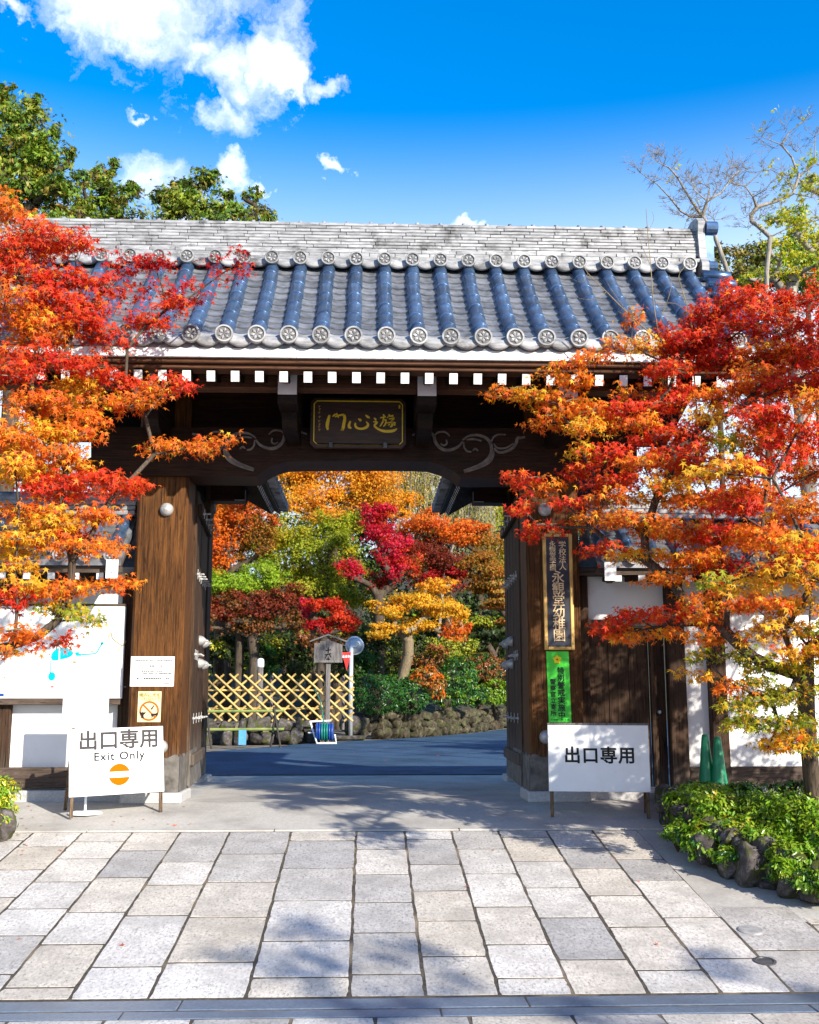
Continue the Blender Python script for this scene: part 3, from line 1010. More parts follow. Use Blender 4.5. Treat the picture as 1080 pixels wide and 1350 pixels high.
# ridge-end ornaments, verge tiles and barge boards
for s, xe in ((1, XR), (-1, XL)):
    poly = [(11.12, 6.22), (11.10, 6.40), (11.17, 6.50), (11.20, 6.78), (11.17, 6.92), (11.24, 6.99), (11.45, 7.03), (11.66, 6.99), (11.73, 6.92), (11.70, 6.78), (11.73, 6.5), (11.80, 6.4), (11.78, 6.22)]
    orn = MB().prism(poly, xe - s * 0.03, xe + s * 0.05, 'yz').build('ridge_end_ornament', 'tile_pale', roof, fix=True)
    m = MB()
    poly = [(11.20, 6.24), (11.18, 6.40), (11.24, 6.52), (11.24, 6.70), (11.32, 6.90), (11.45, 6.95), (11.58, 6.90), (11.66, 6.70), (11.66, 6.52), (11.72, 6.40), (11.70, 6.24)]
    m.prism(poly, xe + s * 0.052, xe + s * 0.10, 'yz')
    m.tube([(xe + s * 0.06, 11.22, 6.86), (xe + s * 0.19, 11.22, 6.86)], 0.075, 12)
    m.tube([(xe + s * 0.06, 11.22, 6.40), (xe + s * 0.17, 11.22, 6.40)], 0.065, 12)
    m.span(xe + s * 0.06, xe + s * 0.15, 11.22, 11.30, 6.42, 6.80)
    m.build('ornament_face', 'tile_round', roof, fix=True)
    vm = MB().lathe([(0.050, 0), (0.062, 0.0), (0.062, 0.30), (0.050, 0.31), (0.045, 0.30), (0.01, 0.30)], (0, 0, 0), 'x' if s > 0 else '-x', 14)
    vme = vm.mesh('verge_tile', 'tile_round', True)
    for i in range(9):
        t = (i + 0.35) / 9
        y, zz = roof_pt(t)
        inst('verge_tile', vme, roof, (xe - s * 0.06, y, zz + 0.075), Euler((0, s * 0.06, 0)))
    y_, z_ = zip(*[roof_pt(i / 8) for i in range(9)])
    poly = [(y - 0.02 if i == 0 else y, zz - 0.09) for i, (y, zz) in enumerate(zip(y_, z_))] + [(11.45, 6.33)] + [(11.45, 6.05)] + [(y, zz - 0.30) for y, zz in list(zip(y_, z_))[::-1]]
    bb = MB().prism(poly, xe + s * 0.04, xe + s * 0.10, 'yz').build('barge_board', 'wood_eave', roof, fix=True)
    MB().span(xe + s * 0.035, xe + s * 0.105, Y0 - 0.035, Y0 - 0.022, 4.67, 4.87).build('painted_end', 'white_paint', roof)
# eave boards
x = XL
while x < XR - 0.01:
    L = min(0.30, XR - x)
    MB().span(x + 0.0015, x + L - 0.0015, 9.722 + rng.uniform(-0.002, 0.002), 9.758, 4.812, 4.915).build('fascia_board', 'white_paint', roof)
    x += 0.30
MB().span(XL, XR, 9.76, 9.95, 4.765, 4.830, 0.008).build('eave_board', 'wood_eave', roof)
MB().span(XL, XR, 9.80, 9.99, 4.722, 4.763, 0.006).build('eave_board', 'wood_eave', roof)
# rafters with white painted ends
rm = MB()
L, w, h = 1.75, 0.082, 0.105
rm.box((0, L / 2, 0), (w, L, h), 0.004)
rm.box((0, -0.003, 0), (w - 0.004, 0.004, h - 0.004), 0, 1)
raf_me = rm.mesh('rafter', ['wood_beam_y', 'white_paint'])
px = 470 - 32.0 * 15
for k in range(31):
    X = at(px + 32.0 * k, 499, 9.838).x
    if XL + 0.05 < X < XR - 0.05:
        inst('rafter', raf_me, roof, (X, 9.838, 4.658), Euler((math.atan(0.26), 0, 0)))
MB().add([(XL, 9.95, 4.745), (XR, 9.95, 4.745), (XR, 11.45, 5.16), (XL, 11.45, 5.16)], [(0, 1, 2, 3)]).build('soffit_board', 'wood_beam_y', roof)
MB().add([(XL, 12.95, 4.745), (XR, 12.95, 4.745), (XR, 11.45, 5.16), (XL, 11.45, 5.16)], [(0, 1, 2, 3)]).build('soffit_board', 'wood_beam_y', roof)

# --- door leaves, standing open
for s in (-1, 1):
    hx = -1.915 if s < 0 else 1.69
    door = empty('door_leaf', (hx, 11.74, 0.72), gate)
    f = 1 if s < 0 else -1                        # visible face points to the opening
    x0, x1 = hx - 0.035, hx + 0.035
    yb = [11.74 + 0.355 * i for i in range(6)]
    for i in range(5):
        d = rng.uniform(-0.004, 0.004)
        MB().span(x0 + d, x1 + d, yb[i] + 0.003, yb[i + 1] - 0.003, 0.735 + rng.uniform(0, 0.02), 3.93, 0.008).build('door_board', 'wood_door', door)
    fx = hx + f * 0.035
    for zc in (1.02, 3.72):
        MB().span(fx, fx + f * 0.05, 11.78, 13.48, zc - 0.06, zc + 0.06, 0.01).build('door_rail', 'wood_door', door)
    for (z_, n_, y_a, y_b) in ((3.70, 4, 11.95, 13.1), (3.02, 6, 11.95, 13.2), (2.14, 3, 11.95, 12.3), (1.45, 4, 12.0, 13.2)):
        for i in range(n_):
            yy = y_a + (y_b - y_a) * i / max(1, n_ - 1)
            m = MB()
            bx_ = fx + (f * 0.05 if z_ in (3.70,) else 0)
            m.lathe([(0.018, 0), (0.018, 0.012), (0.008, 0.03), (0.012, 0.07), (0.004, 0.085)], (bx_, yy, z_), 'x' if f > 0 else '-x', 10)
            m.box((bx_ + f * 0.012, yy, z_), (0.006, 0.012, 0.11))
            m.build('door_nail', 'metal_grey', door)
    for (yy, z_) in ((12.55, 2.32), (13.2, 2.32), (12.55, 2.06), (13.2, 2.06)):
        m = MB().lathe([(0.060, 0), (0.060, 0.012), (0.055, 0.032), (0.044, 0.056), (0.025, 0.076), (0.011, 0.085), (0.010, 0.105), (0.003, 0.110)], (fx, yy, z_), 'x' if f > 0 else '-x', 16)
        m.build('door_stud', 'metal_grey', door, True)
    m = MB()
    m.span(fx, fx + f * 0.012, 11.76, 13.50, 0.737, 1.05)
    m.span(fx, fx + f * 0.012, 11.76, 12.6, 1.05, 1.12)
    m.build('metal_plate', 'metal_shoe', door)
    door.rotation_euler = (0, 0, R(4.6) if s < 0 else R(-2.2))

# --- rear posts and the small roofs that shelter the open doors
for s in (-1, 1):
    xc = GX + s * 2.12
    MB().span(xc - 0.17, xc + 0.17, 13.95, 14.30, 0.70, 4.45, 0.02).build('rear_post', 'wood_door', gate)
    MB().span(xc - 0.24, xc + 0.24, 13.88, 14.38, 0.60, 0.70, 0.015).build('stone_base', 'granite', gate)
    MB().span(xc - 0.11, xc + 0.11, 11.70, 14.9, 4.20, 4.42, 0.01).build('tie_beam', 'wood_beam_y', gate)
    xn = xc - s * 0.62
    nose = MB().span(min(xn, xc + s * 0.4), max(xn, xc + s * 0.4), 13.98, 14.26, 4.22, 4.44, 0.015).build('rear_beam', 'wood_beam', gate)
    m = MB()
    m.span(xn - 0.006, xn + 0.006, 13.97, 13.979, 4.23, 4.40)
    m.span(min(xn, xn + s * 0.14), max(xn, xn + s * 0.14), 13.97, 13.979, 4.222, 4.236)
    m.build('metal_edge', 'metal_grey', nose)
    rr = MB()
    poly = [(xc - s * 1.0, 4.27), (xc, 4.86), (xc + s * 1.0, 4.27), (xc + s * 1.0, 4.21), (xc, 4.80), (xc - s * 1.0, 4.21)]
    rr.prism(poly, 11.95, 15.0, 'xz')
    rroof = rr.build('rear_roof', 'wood_beam_y', gate, fix=True)
    # rafters under the eave that faces the opening
    rl = MB()
    for i in range(20):
        yy = 12.05 + i * 0.15
        xa, xb = xc - s * 0.90, xc - s * 0.08
        za, zb = 4.235, 4.70
        r2 = MB()
        ang = math.atan2(zb - za, abs(xb - xa))
        Lr = math.hypot(zb - za, xb - xa)
        r2.box((0, 0, 0), (Lr, 0.06, 0.075))
        r2.box((-Lr / 2 - 0.003, 0, 0), (0.006, 0.056, 0.071), 0, 1)
        inst('rafter', r2.mesh('rafter', ['wood_beam_y', 'white_paint']), rroof, ((xa + xb) / 2, yy, (za + zb) / 2), Euler((0, -ang, 0)) if s < 0 and False else (Euler((0, -ang, 0)) if s > 0 else Euler((0, -ang, math.pi))))
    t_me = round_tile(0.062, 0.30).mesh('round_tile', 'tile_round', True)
    d_me = crest_disc(0.07).mesh('crest_disc', ['tile_pale', 'tile_crest'])
    f_me = flat_tile(0.235, 0.24, 0.035).mesh('flat_tile', 'tile', True)
    rz = R(-90) if s > 0 else R(90)              # tile "up the slope" turned away from the opening
    ang = math.atan2(0.59, 1.0)
    for i in range(13):
        yy = 11.98 + i * 0.25
        for j in range(4):
            q = 0.28 * j
            xx, zz = xc - s * (1.04 - q * math.cos(ang)), 4.285 + q * math.sin(ang)
            inst('round_tile', t_me, rroof, (xx, yy, zz + 0.03), Matrix.Rotation(rz, 4, 'Z') @ Matrix.Rotation(ang - 0.02, 4, 'X'))
            if i < 12:
                inst('flat_tile', f_me, rroof, (xx, yy + 0.125, zz + 0.015), Matrix.Rotation(rz, 4, 'Z') @ Matrix.Rotation(ang - 0.08, 4, 'X'))
        inst('crest_disc', d_me, rroof, (xc - s * 1.085, yy, 4.32), Euler((0, 0, rz)))
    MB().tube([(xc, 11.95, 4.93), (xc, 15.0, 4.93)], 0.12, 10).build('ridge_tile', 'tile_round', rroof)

# --- plaque over the opening
c = at(472.5, 558.5, 11.06)
pw, ph = 1.005, 0.535
pq = tag(empty('name_plaque', (c.x, 11.05, c.z - ph / 2)), 'dark wooden plaque with three gold brushed characters above the gate opening', 'plaque')


def octo(w, h, c_):
    return [(-w / 2 + c_, -h / 2), (w / 2 - c_, -h / 2), (w / 2, -h / 2 + c_), (w / 2, h / 2 - c_), (w / 2 - c_, h / 2), (-w / 2 + c_, h / 2), (-w / 2, h / 2 - c_), (-w / 2, -h / 2 + c_)]


MB().prism([(c.x + a, c.z + b) for a, b in octo(pw, ph, 0.045)], 11.03, 11.09, 'xz').build('frame', 'plaque_wood', pq, fix=True)
MB().prism([(c.x + a, c.z + b) for a, b in octo(pw - 0.09, ph - 0.085, 0.03)], 11.022, 11.029, 'xz').build('board', 'plaque_wood', pq, fix=True)
oc = octo(pw - 0.075, ph - 0.07, 0.032)
oc = [(c.x + a, c.z + b) for a, b in oc]
MB().ribbon(oc + [oc[0], oc[1]], 0.011, 11.0215, 0.006).build('gold_border', 'gold', pq)


def pqxy(u, v):                                   # pixels of the enlarged plaque
    return (c.x + (u - 520) / 955 * pw, c.z - (v - 350) / 520 * ph)


strokes = [
    [([(232, 272), (222, 315), (213, 360), (210, 395), (218, 428)], [16, 30, 34, 30, 16]), ([(262, 288), (282, 270), (296, 262)], [8, 18, 8]), ([(302, 250), (308, 270), (322, 300)], [8, 18, 8]),
     ([(285, 292), (320, 278), (350, 270), (378, 270)], [8, 16, 18, 26]), ([(378, 268), (384, 310), (376, 360), (370, 400), (362, 434)], [26, 30, 30, 32, 18]), ([(368, 425), (345, 428)], [20, 6])],
    [([(442, 335), (428, 375), (432, 398), (452, 408)], [14, 26, 28, 10]), ([(492, 352), (490, 380), (505, 402), (540, 414), (580, 408), (610, 388), (618, 365), (598, 338)], [12, 22, 22, 20, 24, 28, 22, 6]),
     ([(518, 310), (540, 322), (534, 334)], [10, 26, 10]), ([(592, 268), (612, 286), (634, 298)], [8, 24, 14])],
    [([(676, 298), (692, 312), (694, 326)], [8, 20, 12]), ([(668, 338), (700, 340), (704, 350), (682, 380), (712, 410), (760, 432), (820, 438), (875, 430), (908, 408)], [8, 16, 20, 20, 20, 24, 28, 28, 10]),
     ([(770, 258), (778, 280)], [10, 18]), ([(738, 296), (795, 284)], [10, 16]), ([(772, 296), (764, 340), (736, 388)], [16, 18, 8]), ([(760, 326), (795, 318), (792, 360), (770, 388)], [10, 16, 18, 8]),
     ([(832, 258), (822, 280), (806, 298)], [14, 16, 6]), ([(815, 282), (872, 272)], [12, 18]), ([(826, 308), (878, 300), (850, 326)], [10, 18, 10]), ([(852, 324), (860, 350), (856, 380), (836, 390)], [14, 20, 20, 8]),
     ([(806, 350), (850, 344), (894, 350)], [10, 16, 18]), ([(818, 376), (840, 362)], [14, 8]), ([(872, 362), (890, 374)], [8, 16])]]
for ch in strokes:
    m = MB()
    for pts, w in ch:
        dense = cr([pqxy(*p) for p in pts], 4)
        ww = np.interp(np.linspace(0, len(w) - 1, len(dense)), range(len(w)), w) / 955 * pw
        m.ribbon(dense, list(ww), 11.0215, 0.005)
    m.build('gold_character', 'gold', pq)
for i, v in enumerate((185, 215, 250, 295, 340, 375, 400, 430)):
    u = 130 + (i % 2) * 4
    q = pqxy(u, v)
    m = MB()
    m.ribbon([(q[0] - 0.012, q[1] + 0.006), (q[0] + 0.012, q[1] + 0.008)], 0.006, 11.0215, 0.003)
    m.ribbon([(q[0] + 0.002, q[1] + 0.014), (q[0] - 0.004, q[1] - 0.012)], 0.006, 11.0215, 0.003)
    m.build('small_character', 'gold_frame', pq)
q0, q1 = pqxy(932, 160), pqxy(932, 195)
MB().ribbon([q0, q1], 0.016, 11.0215, 0.004).build('seal', 'gold', pq)
for u in (250, 790):
    q = pqxy(u, 585)
    MB().span(q[0] - 0.022, q[0] + 0.022, 10.995, 11.03, q[1] - 0.03, q[1] + 0.03, 0.004).build('hanger', 'metal_dark', pq)

# ------------------------------------------------------------------ walls beside the gate, each with its small tiled roof
def small_roof(parent, x0, x1, verge_x, s):
    ye, ze, yr, z_r = 10.92, 3.05, 11.62, 3.62
    poly = [(ye, ze), (yr, z_r), (2 * yr - ye, ze), (2 * yr - ye, ze - 0.06), (yr, z_r - 0.07), (ye, ze - 0.06)]
    rf = MB().prism(poly, x0, x1, 'yz').build('wall_roof', 'tile', parent, fix=True)
    a = math.atan2(z_r - ze, yr - ye)
    sp = 0.255
    n_ = int((x1 - x0 - 0.1) / sp)
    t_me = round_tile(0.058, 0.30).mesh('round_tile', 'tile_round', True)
    d_me = crest_disc(0.068).mesh('crest_disc', ['tile_pale', 'tile_crest'])
    f_me = flat_tile(0.245, 0.22, 0.036).mesh('flat_tile', 'tile', True)
    for i in range(n_ + 1):
        X = (x1 - 0.1 - i * sp) if s < 0 else (x0 + 0.1 + i * sp)
        for j in range(3):
            q = 0.29 * j
            inst('round_tile', t_me, rf, (X, ye + q * math.cos(a), ze + 0.035 + q * math.sin(a)), Euler((a - 0.02, 0, 0)))
        inst('crest_disc', d_me, rf, (X, ye - 0.042, ze + 0.04), Euler((0.1, 0, 0)))
        if i < n_:
            for j in range(5):
                q = 0.17 * j
                inst('flat_tile', f_me, rf, (X - sp / 2 * (1 if s < 0 else -1), ye + q * math.cos(a), ze + 0.02 + q * math.sin(a)), Euler((a - 0.1, 0, 0)))
    for j in range(3):
        MB().span(x0, x1, yr - 0.16 + 0.02 * j, yr + 0.16 - 0.02 * j, z_r - 0.02 + 0.055 * j, z_r + 0.03 + 0.055 * j, 0.008).build('ridge_tile', 'tile_pale', rf)
    MB().tube([(x0, yr, z_r + 0.17), (x1, yr, z_r + 0.17)], 0.085, 10).build('ridge_cap_tile', 'tile_pale', rf)
    MB().span(x0, x1, ye + 0.05, ye + 0.10, ze - 0.125, ze - 0.062).build('eave_board', 'wood_wall_x', rf)
    rm_ = MB()
    rm_.box((0, 0.34, 0), (0.075, 0.68, 0.08), 0.003)
    rm_.box((0, -0.003, 0), (0.071, 0.005, 0.076), 0, 1)
    r_me = rm_.mesh('rafter', ['wood_wall', 'white_paint'])
    k = 0
    while True:
        X = (x1 - 0.22 - k * 0.245) if s < 0 else (x0 + 0.22 + k * 0.245)
        if X < x0 + 0.05 or X > x1 - 0.05:
            break
        inst('rafter', r_me, rf, (X, ye + 0.07, ze - 0.155), Euler((0.10, 0, 0)))
        k += 1
    # barge board with its painted end, next to the gate pillar
    vx = verge_x
    poly = [(ye - 0.06, ze - 0.02), (yr, z_r - 0.02), (yr, z_r - 0.24), (ye + 0.0, ze - 0.22), (ye - 0.06, ze - 0.20)]
    MB().prism(poly, vx, vx + 0.06, 'yz').build('barge_board', 'wood_wall_x', rf, fix=True)
    MB().span(vx - 0.03, vx + 0.09, ye - 0.075, ye - 0.062, ze - 0.20, ze - 0.01).build('painted_end', 'white_paint', rf)
    return rf


lw = tag(empty('plaster_wall', (-4.7, 11.6, GB)), 'sunlit white plaster wall with small tiled roof left of the gate', 'wall')
MB().span(-7.0, -2.44, 11.58, 11.78, 0.70, 3.05).build('plaster_panel', 'plaster', lw)
MB().span(-7.0, -2.47, 11.46, 11.60, 2.83, 2.97, 0.01).build('head_beam', 'wood_wall_x', lw)
for (a, b) in ((-4.0, -3.70), (-2.60, -2.45), (-6.0, -5.75)):
    MB().span(a, b, 11.50, 11.59, 0.745, 2.83, 0.01).build('post', 'wood_wall', lw)
MB().span(-7.0, -2.46, 11.49, 11.585, 0.755, 0.965, 0.01).build('baseboard', 'wood_wall_x', lw)
MB().span(-7.0, -2.50, 11.42, 11.70, 0.60, 0.74, 0.01).build('footing', 'granite', lw)
small_roof(lw, -7.0, -2.50, -2.60, -1)

rw = tag(empty('plaster_wall', (4.7, 11.6, GB)), 'shaded white plaster wall with dark posts right of the gate', 'wall')
MB().span(3.25, 8.0, 11.58, 11.78, 0.70, 3.05).build('plaster_panel', 'plaster', rw)
MB().span(2.30, 3.25, 11.58, 11.78, 2.50, 3.05).build('plaster_panel', 'plaster', rw)
MB().span(2.25, 8.0, 11.46, 11.60, 2.97, 3.06, 0.01).build('head_beam', 'wood_wall_x', rw)
MB().span(2.30, 3.40, 11.49, 11.60, 2.42, 2.50, 0.01).build('lintel', 'wood_wall_x', rw)
for (a, b) in ((2.262, 2.36), (3.20, 3.39), (3.645, 3.825), (5.2, 5.38), (6.9, 7.1)):
    MB().span(a, b, 11.47, 11.59, 0.745, 2.97 if a > 3.3 else 2.97, 0.012).build('post', 'wood_wall', rw)
for (a, b) in ((3.39, 3.645), (3.825, 5.2), (5.38, 6.9)):
    MB().span(a + 0.002, b - 0.002, 11.50, 11.585, 0.755, 0.955, 0.008).build('baseboard', 'wood_wall_x', rw)
MB().span(2.26, 8.0, 11.42, 11.70, 0.60, 0.74, 0.01).build('footing', 'granite', rw)
wk = empty('wicket_door', (2.78, 11.62, 0.74), rw)
for i in range(3):
    a = 2.362 + i * 0.22
    MB().span(a + 0.002, a + 0.218, 11.60 + rng.uniform(-0.004, 0.004), 11.64, 0.745, 2.418, 0.005).build('door_board', 'wood_wall', wk)
MB().span(3.03, 3.075, 11.565, 11.63, 0.745, 2.418, 0.006).build('door_stile', 'wood_wall', wk)
MB().span(3.08, 3.198, 11.61, 11.64, 0.745, 2.418, 0.006).build('door_board', 'wood_wall', wk)
MB().lathe([(0.018, 0), (0.022, 0.02), (0.016, 0.035), (0.004, 0.04)], (3.12, 11.61, 1.52), '-y', 12).build('door_knob', 'steel', wk, True)
small_roof(rw, 2.36, 8.0, 2.44, 1)

# ------------------------------------------------------------------ signs and notices
def mark_lines(m, x0, x1, z, y, h=0.006, fill=0.7):
    """Rows of tiny print, too small to read."""
    x = x0
    while x < x1:
        w = rng.uniform(0.5, 1.0) * h * 1.3
        if rng.random() < fill:
            m.span(x, min(x + w, x1), y - 0.001, y, z - h / 2, z + h / 2)
        x += w + h * 0.35


def a_frame(name, label, p, width, height, board_h, rot, lean, back, board_drop=0.0, top_bar=False):
    s = tag(empty(name, p), label, 'sign')
    p = Vector(p)
    for k, dx in ((-1, -width / 2), (1, width / 2)):
        m = MB()
        m.box((0, 0, height / 2), (0.032, 0.024, height), 0.003)
        leg = m.mesh('leg', 'wood_sign_leg')
        o = inst('leg', leg, s, p + Vector((dx - k * 0.016, 0.016, 0)), Euler((-lean, 0, 0)))
        hyp = height / math.cos(back) * math.cos(lean)
        topy = math.sin(lean) * height
        m = MB()
        m.box((0, 0, hyp / 2), (0.030, 0.022, hyp), 0.003)
        o = inst('leg', m.mesh('leg', 'wood_sign_leg'), s, p + Vector((dx - k * 0.016, topy + 0.045 + math.tan(back) * height * math.cos(lean), 0)), Euler((back, 0, 0)))
        zb = 0.30 * height
        m = MB().tube([(0, math.sin(lean) * zb + 0.03, zb), (0, topy + 0.02 + math.tan(back) * (height - zb), zb)], 0.012, 6)
        inst('brace', m.mesh('brace', 'wood_sign_leg'), s, p + Vector((dx - k * 0.016, 0, 0)))
    bz = height - board_h - board_drop
    m = MB().span(p.x - width / 2 - 0.012, p.x + width / 2 + 0.012, p.y - 0.014, p.y - 0.001, p.z + bz, p.z + bz + board_h, 0.003)
    panel = m.build('panel', 'sign_white', s)
    if top_bar:
        MB().span(p.x - width / 2 - 0.016, p.x + width / 2 + 0.016, p.y - 0.018, p.y + 0.006, p.z + bz + board_h + 0.001, p.z + bz + board_h + 0.02, 0.003).build('top_bar', 'wood_grey', panel)
    return s, panel, p, bz


fl, fr = Vector((-2.76, 10.56, ground_z(10.56))), Vector((-1.99, 10.80, 0.57))
ang = R(22)
mid = (fl + fr) / 2
s1, pan, p, bz = a_frame('exit_sign', 'white A-frame sign with grey characters, English words and orange no-entry disc', (mid.x, mid.y, ground_z(mid.y)), (fr - fl).length + 0.06, 0.83, 0.63, 0, R(9), R(21))
yf = p.y - 0.0145
t0 = p.z + bz + 0.63
text('lettering', '出口専用', 0.192, (p.x + 0.02, yf, t0 - 0.125), 'ink_grey', pan, 0.0049, spacing=1.02)
text('lettering', 'Exit Only', 0.108, (p.x + 0.02, yf, t0 - 0.272), 'ink', pan, 0.0024, spacing=1.16)
MB().lathe([(0.102, 0), (0.102, 0.002), (0.01, 0.002)], (p.x + 0.02, yf, t0 - 0.445), '-y', 36).build('no_entry_disc', 'orange_print', pan)
MB().span(p.x + 0.02 - 0.095, p.x + 0.02 + 0.095, yf - 0.0035, yf - 0.0022, t0 - 0.472, t0 - 0.418).build('no_entry_bar', 'sign_white', pan)
pan.rotation_euler = (-R(9), -R(1.6), 0)
pan.location.y += math.tan(R(9)) * bz
s1.rotation_euler = (0, 0, ang)

fl, fr = Vector((1.765, 10.56, 0)), Vector((2.67, 10.42, 0))
ang = math.atan2(fr.y - fl.y, fr.x - fl.x)
mid = (fl + fr) / 2
s2, pan, p, bz = a_frame('exit_sign', 'plain white standing sign with four black characters in dappled shade', (mid.x, mid.y, ground_z(mid.y) + 0.002), (fr - fl).length + 0.02, 0.87, 0.625, 0, R(5), R(13), top_bar=True)
yf = p.y - 0.0145
text('lettering', '出口専用', 0.165, (p.x + 0.01, yf, p.z + bz + 0.33), 'ink', pan, 0.0042, spacing=1.09)
pan.rotation_euler = (-R(5), 0, 0)
pan.location.y += math.tan(R(5)) * bz
s2.rotation_euler = (0, 0, ang)

# guide map on the left wall
mb_ = tag(empty('map_board', (-3.6, 11.44, 1.60)), 'large white guide map with turquoise ponds on the left wall', 'map board')
board = MB().span(-4.75, -2.545, 11.435, 11.465, 1.665, 2.62, 0.004).build('panel', 'sign_white', mb_)
MB().span(-4.75, -2.56, 11.42, 11.47, 1.60, 1.662, 0.006).build('ledge', 'wood_wall_x', mb_)
MB().span(-4.75, -2.535, 11.425, 11.47, 2.623, 2.645, 0.003).build('top_trim', 'wood_wall_x', mb_)
YM = 11.4345


def mp_(u, v):
    q = at(u / 4.218, 640 + v / 4.218, YM)
    return (q.x, q.z)


def flat_shape(name, pts, mat, parent, y=YM, d=0.0015):
    MB().prism(pts, y - d, y, 'xz').build(name, mat, parent, fix=True)


flat_shape('pond', [mp_(*q) for q in cr([(283, 958), (292, 930), (322, 905), (365, 903), (408, 928), (390, 953), (340, 968), (298, 974), (283, 958)], 3)[:-1]], 'cyan', board)
flat_shape('pond', [mp_(*q) for q in ((416, 930), (438, 925), (440, 936), (455, 938), (452, 948), (425, 948))], 'cyan', board)
a_, b_ = mp_(288, 1062), mp_(308, 1062)
rr_ = abs(b_[0] - a_[0])
flat_shape('pond', [(a_[0] + rr_ * math.cos(t), a_[1] + rr_ * 1.2 * math.sin(t)) for t in np.linspace(0, 2 * math.pi, 18)[:-1]], 'cyan', board)
MB().ribbon([mp_(*q) for q in cr([(455, 940), (500, 938), (535, 932), (552, 905), (568, 880)], 3)], 0.014, YM, 0.0015).build('stream', 'cyan', board)
MB().ribbon([mp_(*q) for q in ((283, 972), (280, 1045))], 0.008, YM, 0.0015).build('stream', 'cyan', board)
a_ = mp_(568, 878)
flat_shape('pond', [(a_[0] + 0.016 * math.cos(t), a_[1] + 0.016 * math.sin(t)) for t in np.linspace(0, 2 * math.pi, 12)[:-1]], 'cyan', board)
MB().ribbon([mp_(332, 905), mp_(330, 970)], 0.012, YM - 0.002, 0.0015).build('bridge', 'sign_white', board)
for pth, w, mt in (([(600, 845), (620, 820), (625, 850), (680, 890), (700, 865)], 0.010, 'ink_olive'), ([(680, 890), (650, 930)], 0.008, 'ink_olive'), ([(515, 850), (545, 790)], 0.006, 'ink_olive'),
                   ([(290, 1120), (380, 1092), (420, 1075), (445, 1085), (425, 1100), (395, 1098)], 0.004, 'ink_pale'), ([(415, 985), (480, 1000), (510, 1010), (560, 975), (620, 1000), (660, 935)], 0.004, 'ink_pale'),
                   ([(0, 1060), (90, 1085), (140, 1040), (175, 985)], 0.006, 'ink_olive'), ([(20, 1080), (60, 1020), (130, 990)], 0.005, 'ink_olive'), ([(40, 1050), (100, 1075)], 0.005, 'ink_olive'), ([(70, 1010), (150, 1030)], 0.004, 'ink_pale')):
    MB().ribbon([mp_(*q) for q in cr(pth, 3)], w, YM, 0.0015).build('map_path', mt, board)
for (u, v, w, mt) in ((290, 1120, 0.016, 'ink_red'), (413, 982, 0.016, 'ink_olive'), (512, 922, 0.012, 'ink_olive'), (200, 1072, 0.010, 'ink_pale'), (430, 862, 0.008, 'ink_pale'), (5, 1165, 0.03, 'blue_plastic')):
    q = mp_(u, v)
    flat_shape('map_mark', [(q[0] - w, q[1] - w * 0.5), (q[0] + w, q[1] - w * 0.5), (q[0] + w, q[1] + w * 0.5), (q[0] - w, q[1] + w * 0.5)], mt, board)
m = MB()
for (u0, u1, v) in ((620, 665, 755), (515, 560, 1105), (480, 700, 1120), (360, 380, 938), (5, 60, 1105), (30, 70, 1130), (350, 360, 880), (600, 612, 812)):
    q0, q1 = mp_(u0, v), mp_(u1, v)
    mark_lines(m, q0[0], q1[0], q0[1], YM, 0.008)
for k in range(46):
    u_, v_ = rng.uniform(10, 690), rng.uniform(740, 1160)
    q0 = mp_(u_, v_)
    mark_lines(m, q0[0], min(q0[0] + rng.uniform(0.02, 0.09), -2.56), q0[1], YM, 0.006)
m.build('map_print', 'ink_pale', board)['kind'] = 'stuff'
for k in range(9):
    u_, v_ = rng.uniform(60, 600), rng.uniform(760, 1120)
    pth = [(u_ + 26 * i + rng.normal(0, 8), v_ + rng.normal(0, 16)) for i in range(5)]
    MB().ribbon([mp_(min(a, 695), b) for a, b in cr(pth, 3)], 0.0035, YM, 0.0015).build('map_path', 'ink_pale', board)

# white notice on a pole stand in front of it
q = at(112, 1073, 10.79)
st = tag(empty('notice_stand', (q.x, 10.79, ground_z(10.79))), 'small blank white notice on a thin pole with round base before the map', 'notice stand')
MB().lathe([(0.16, 0), (0.16, 0.012), (0.14, 0.02), (0.03, 0.022)], (q.x, 10.79, ground_z(10.79) + 0.001), 'z', 28).build('base_plate', 'sign_white', st)
MB().tube([(q.x, 10.79, ground_z(10.79) + 0.02), (q.x, 10.79, 1.62)], 0.012, 10).build('pole', 'sign_white', st)
a_, b_ = at(84, 905, 10.77), at(142, 951, 10.77)
pn = MB().span(a_.x, b_.x, 10.765, 10.785, b_.z, a_.z, 0.003).build('panel', 'sign_white', st)
m = MB()
mark_lines(m, a_.x + 0.06, b_.x - 0.25, (a_.z + b_.z) / 2 - 0.01, 10.7645, 0.008, 0.6)
m.build('print', 'ink_pale', pn)['kind'] = 'stuff'

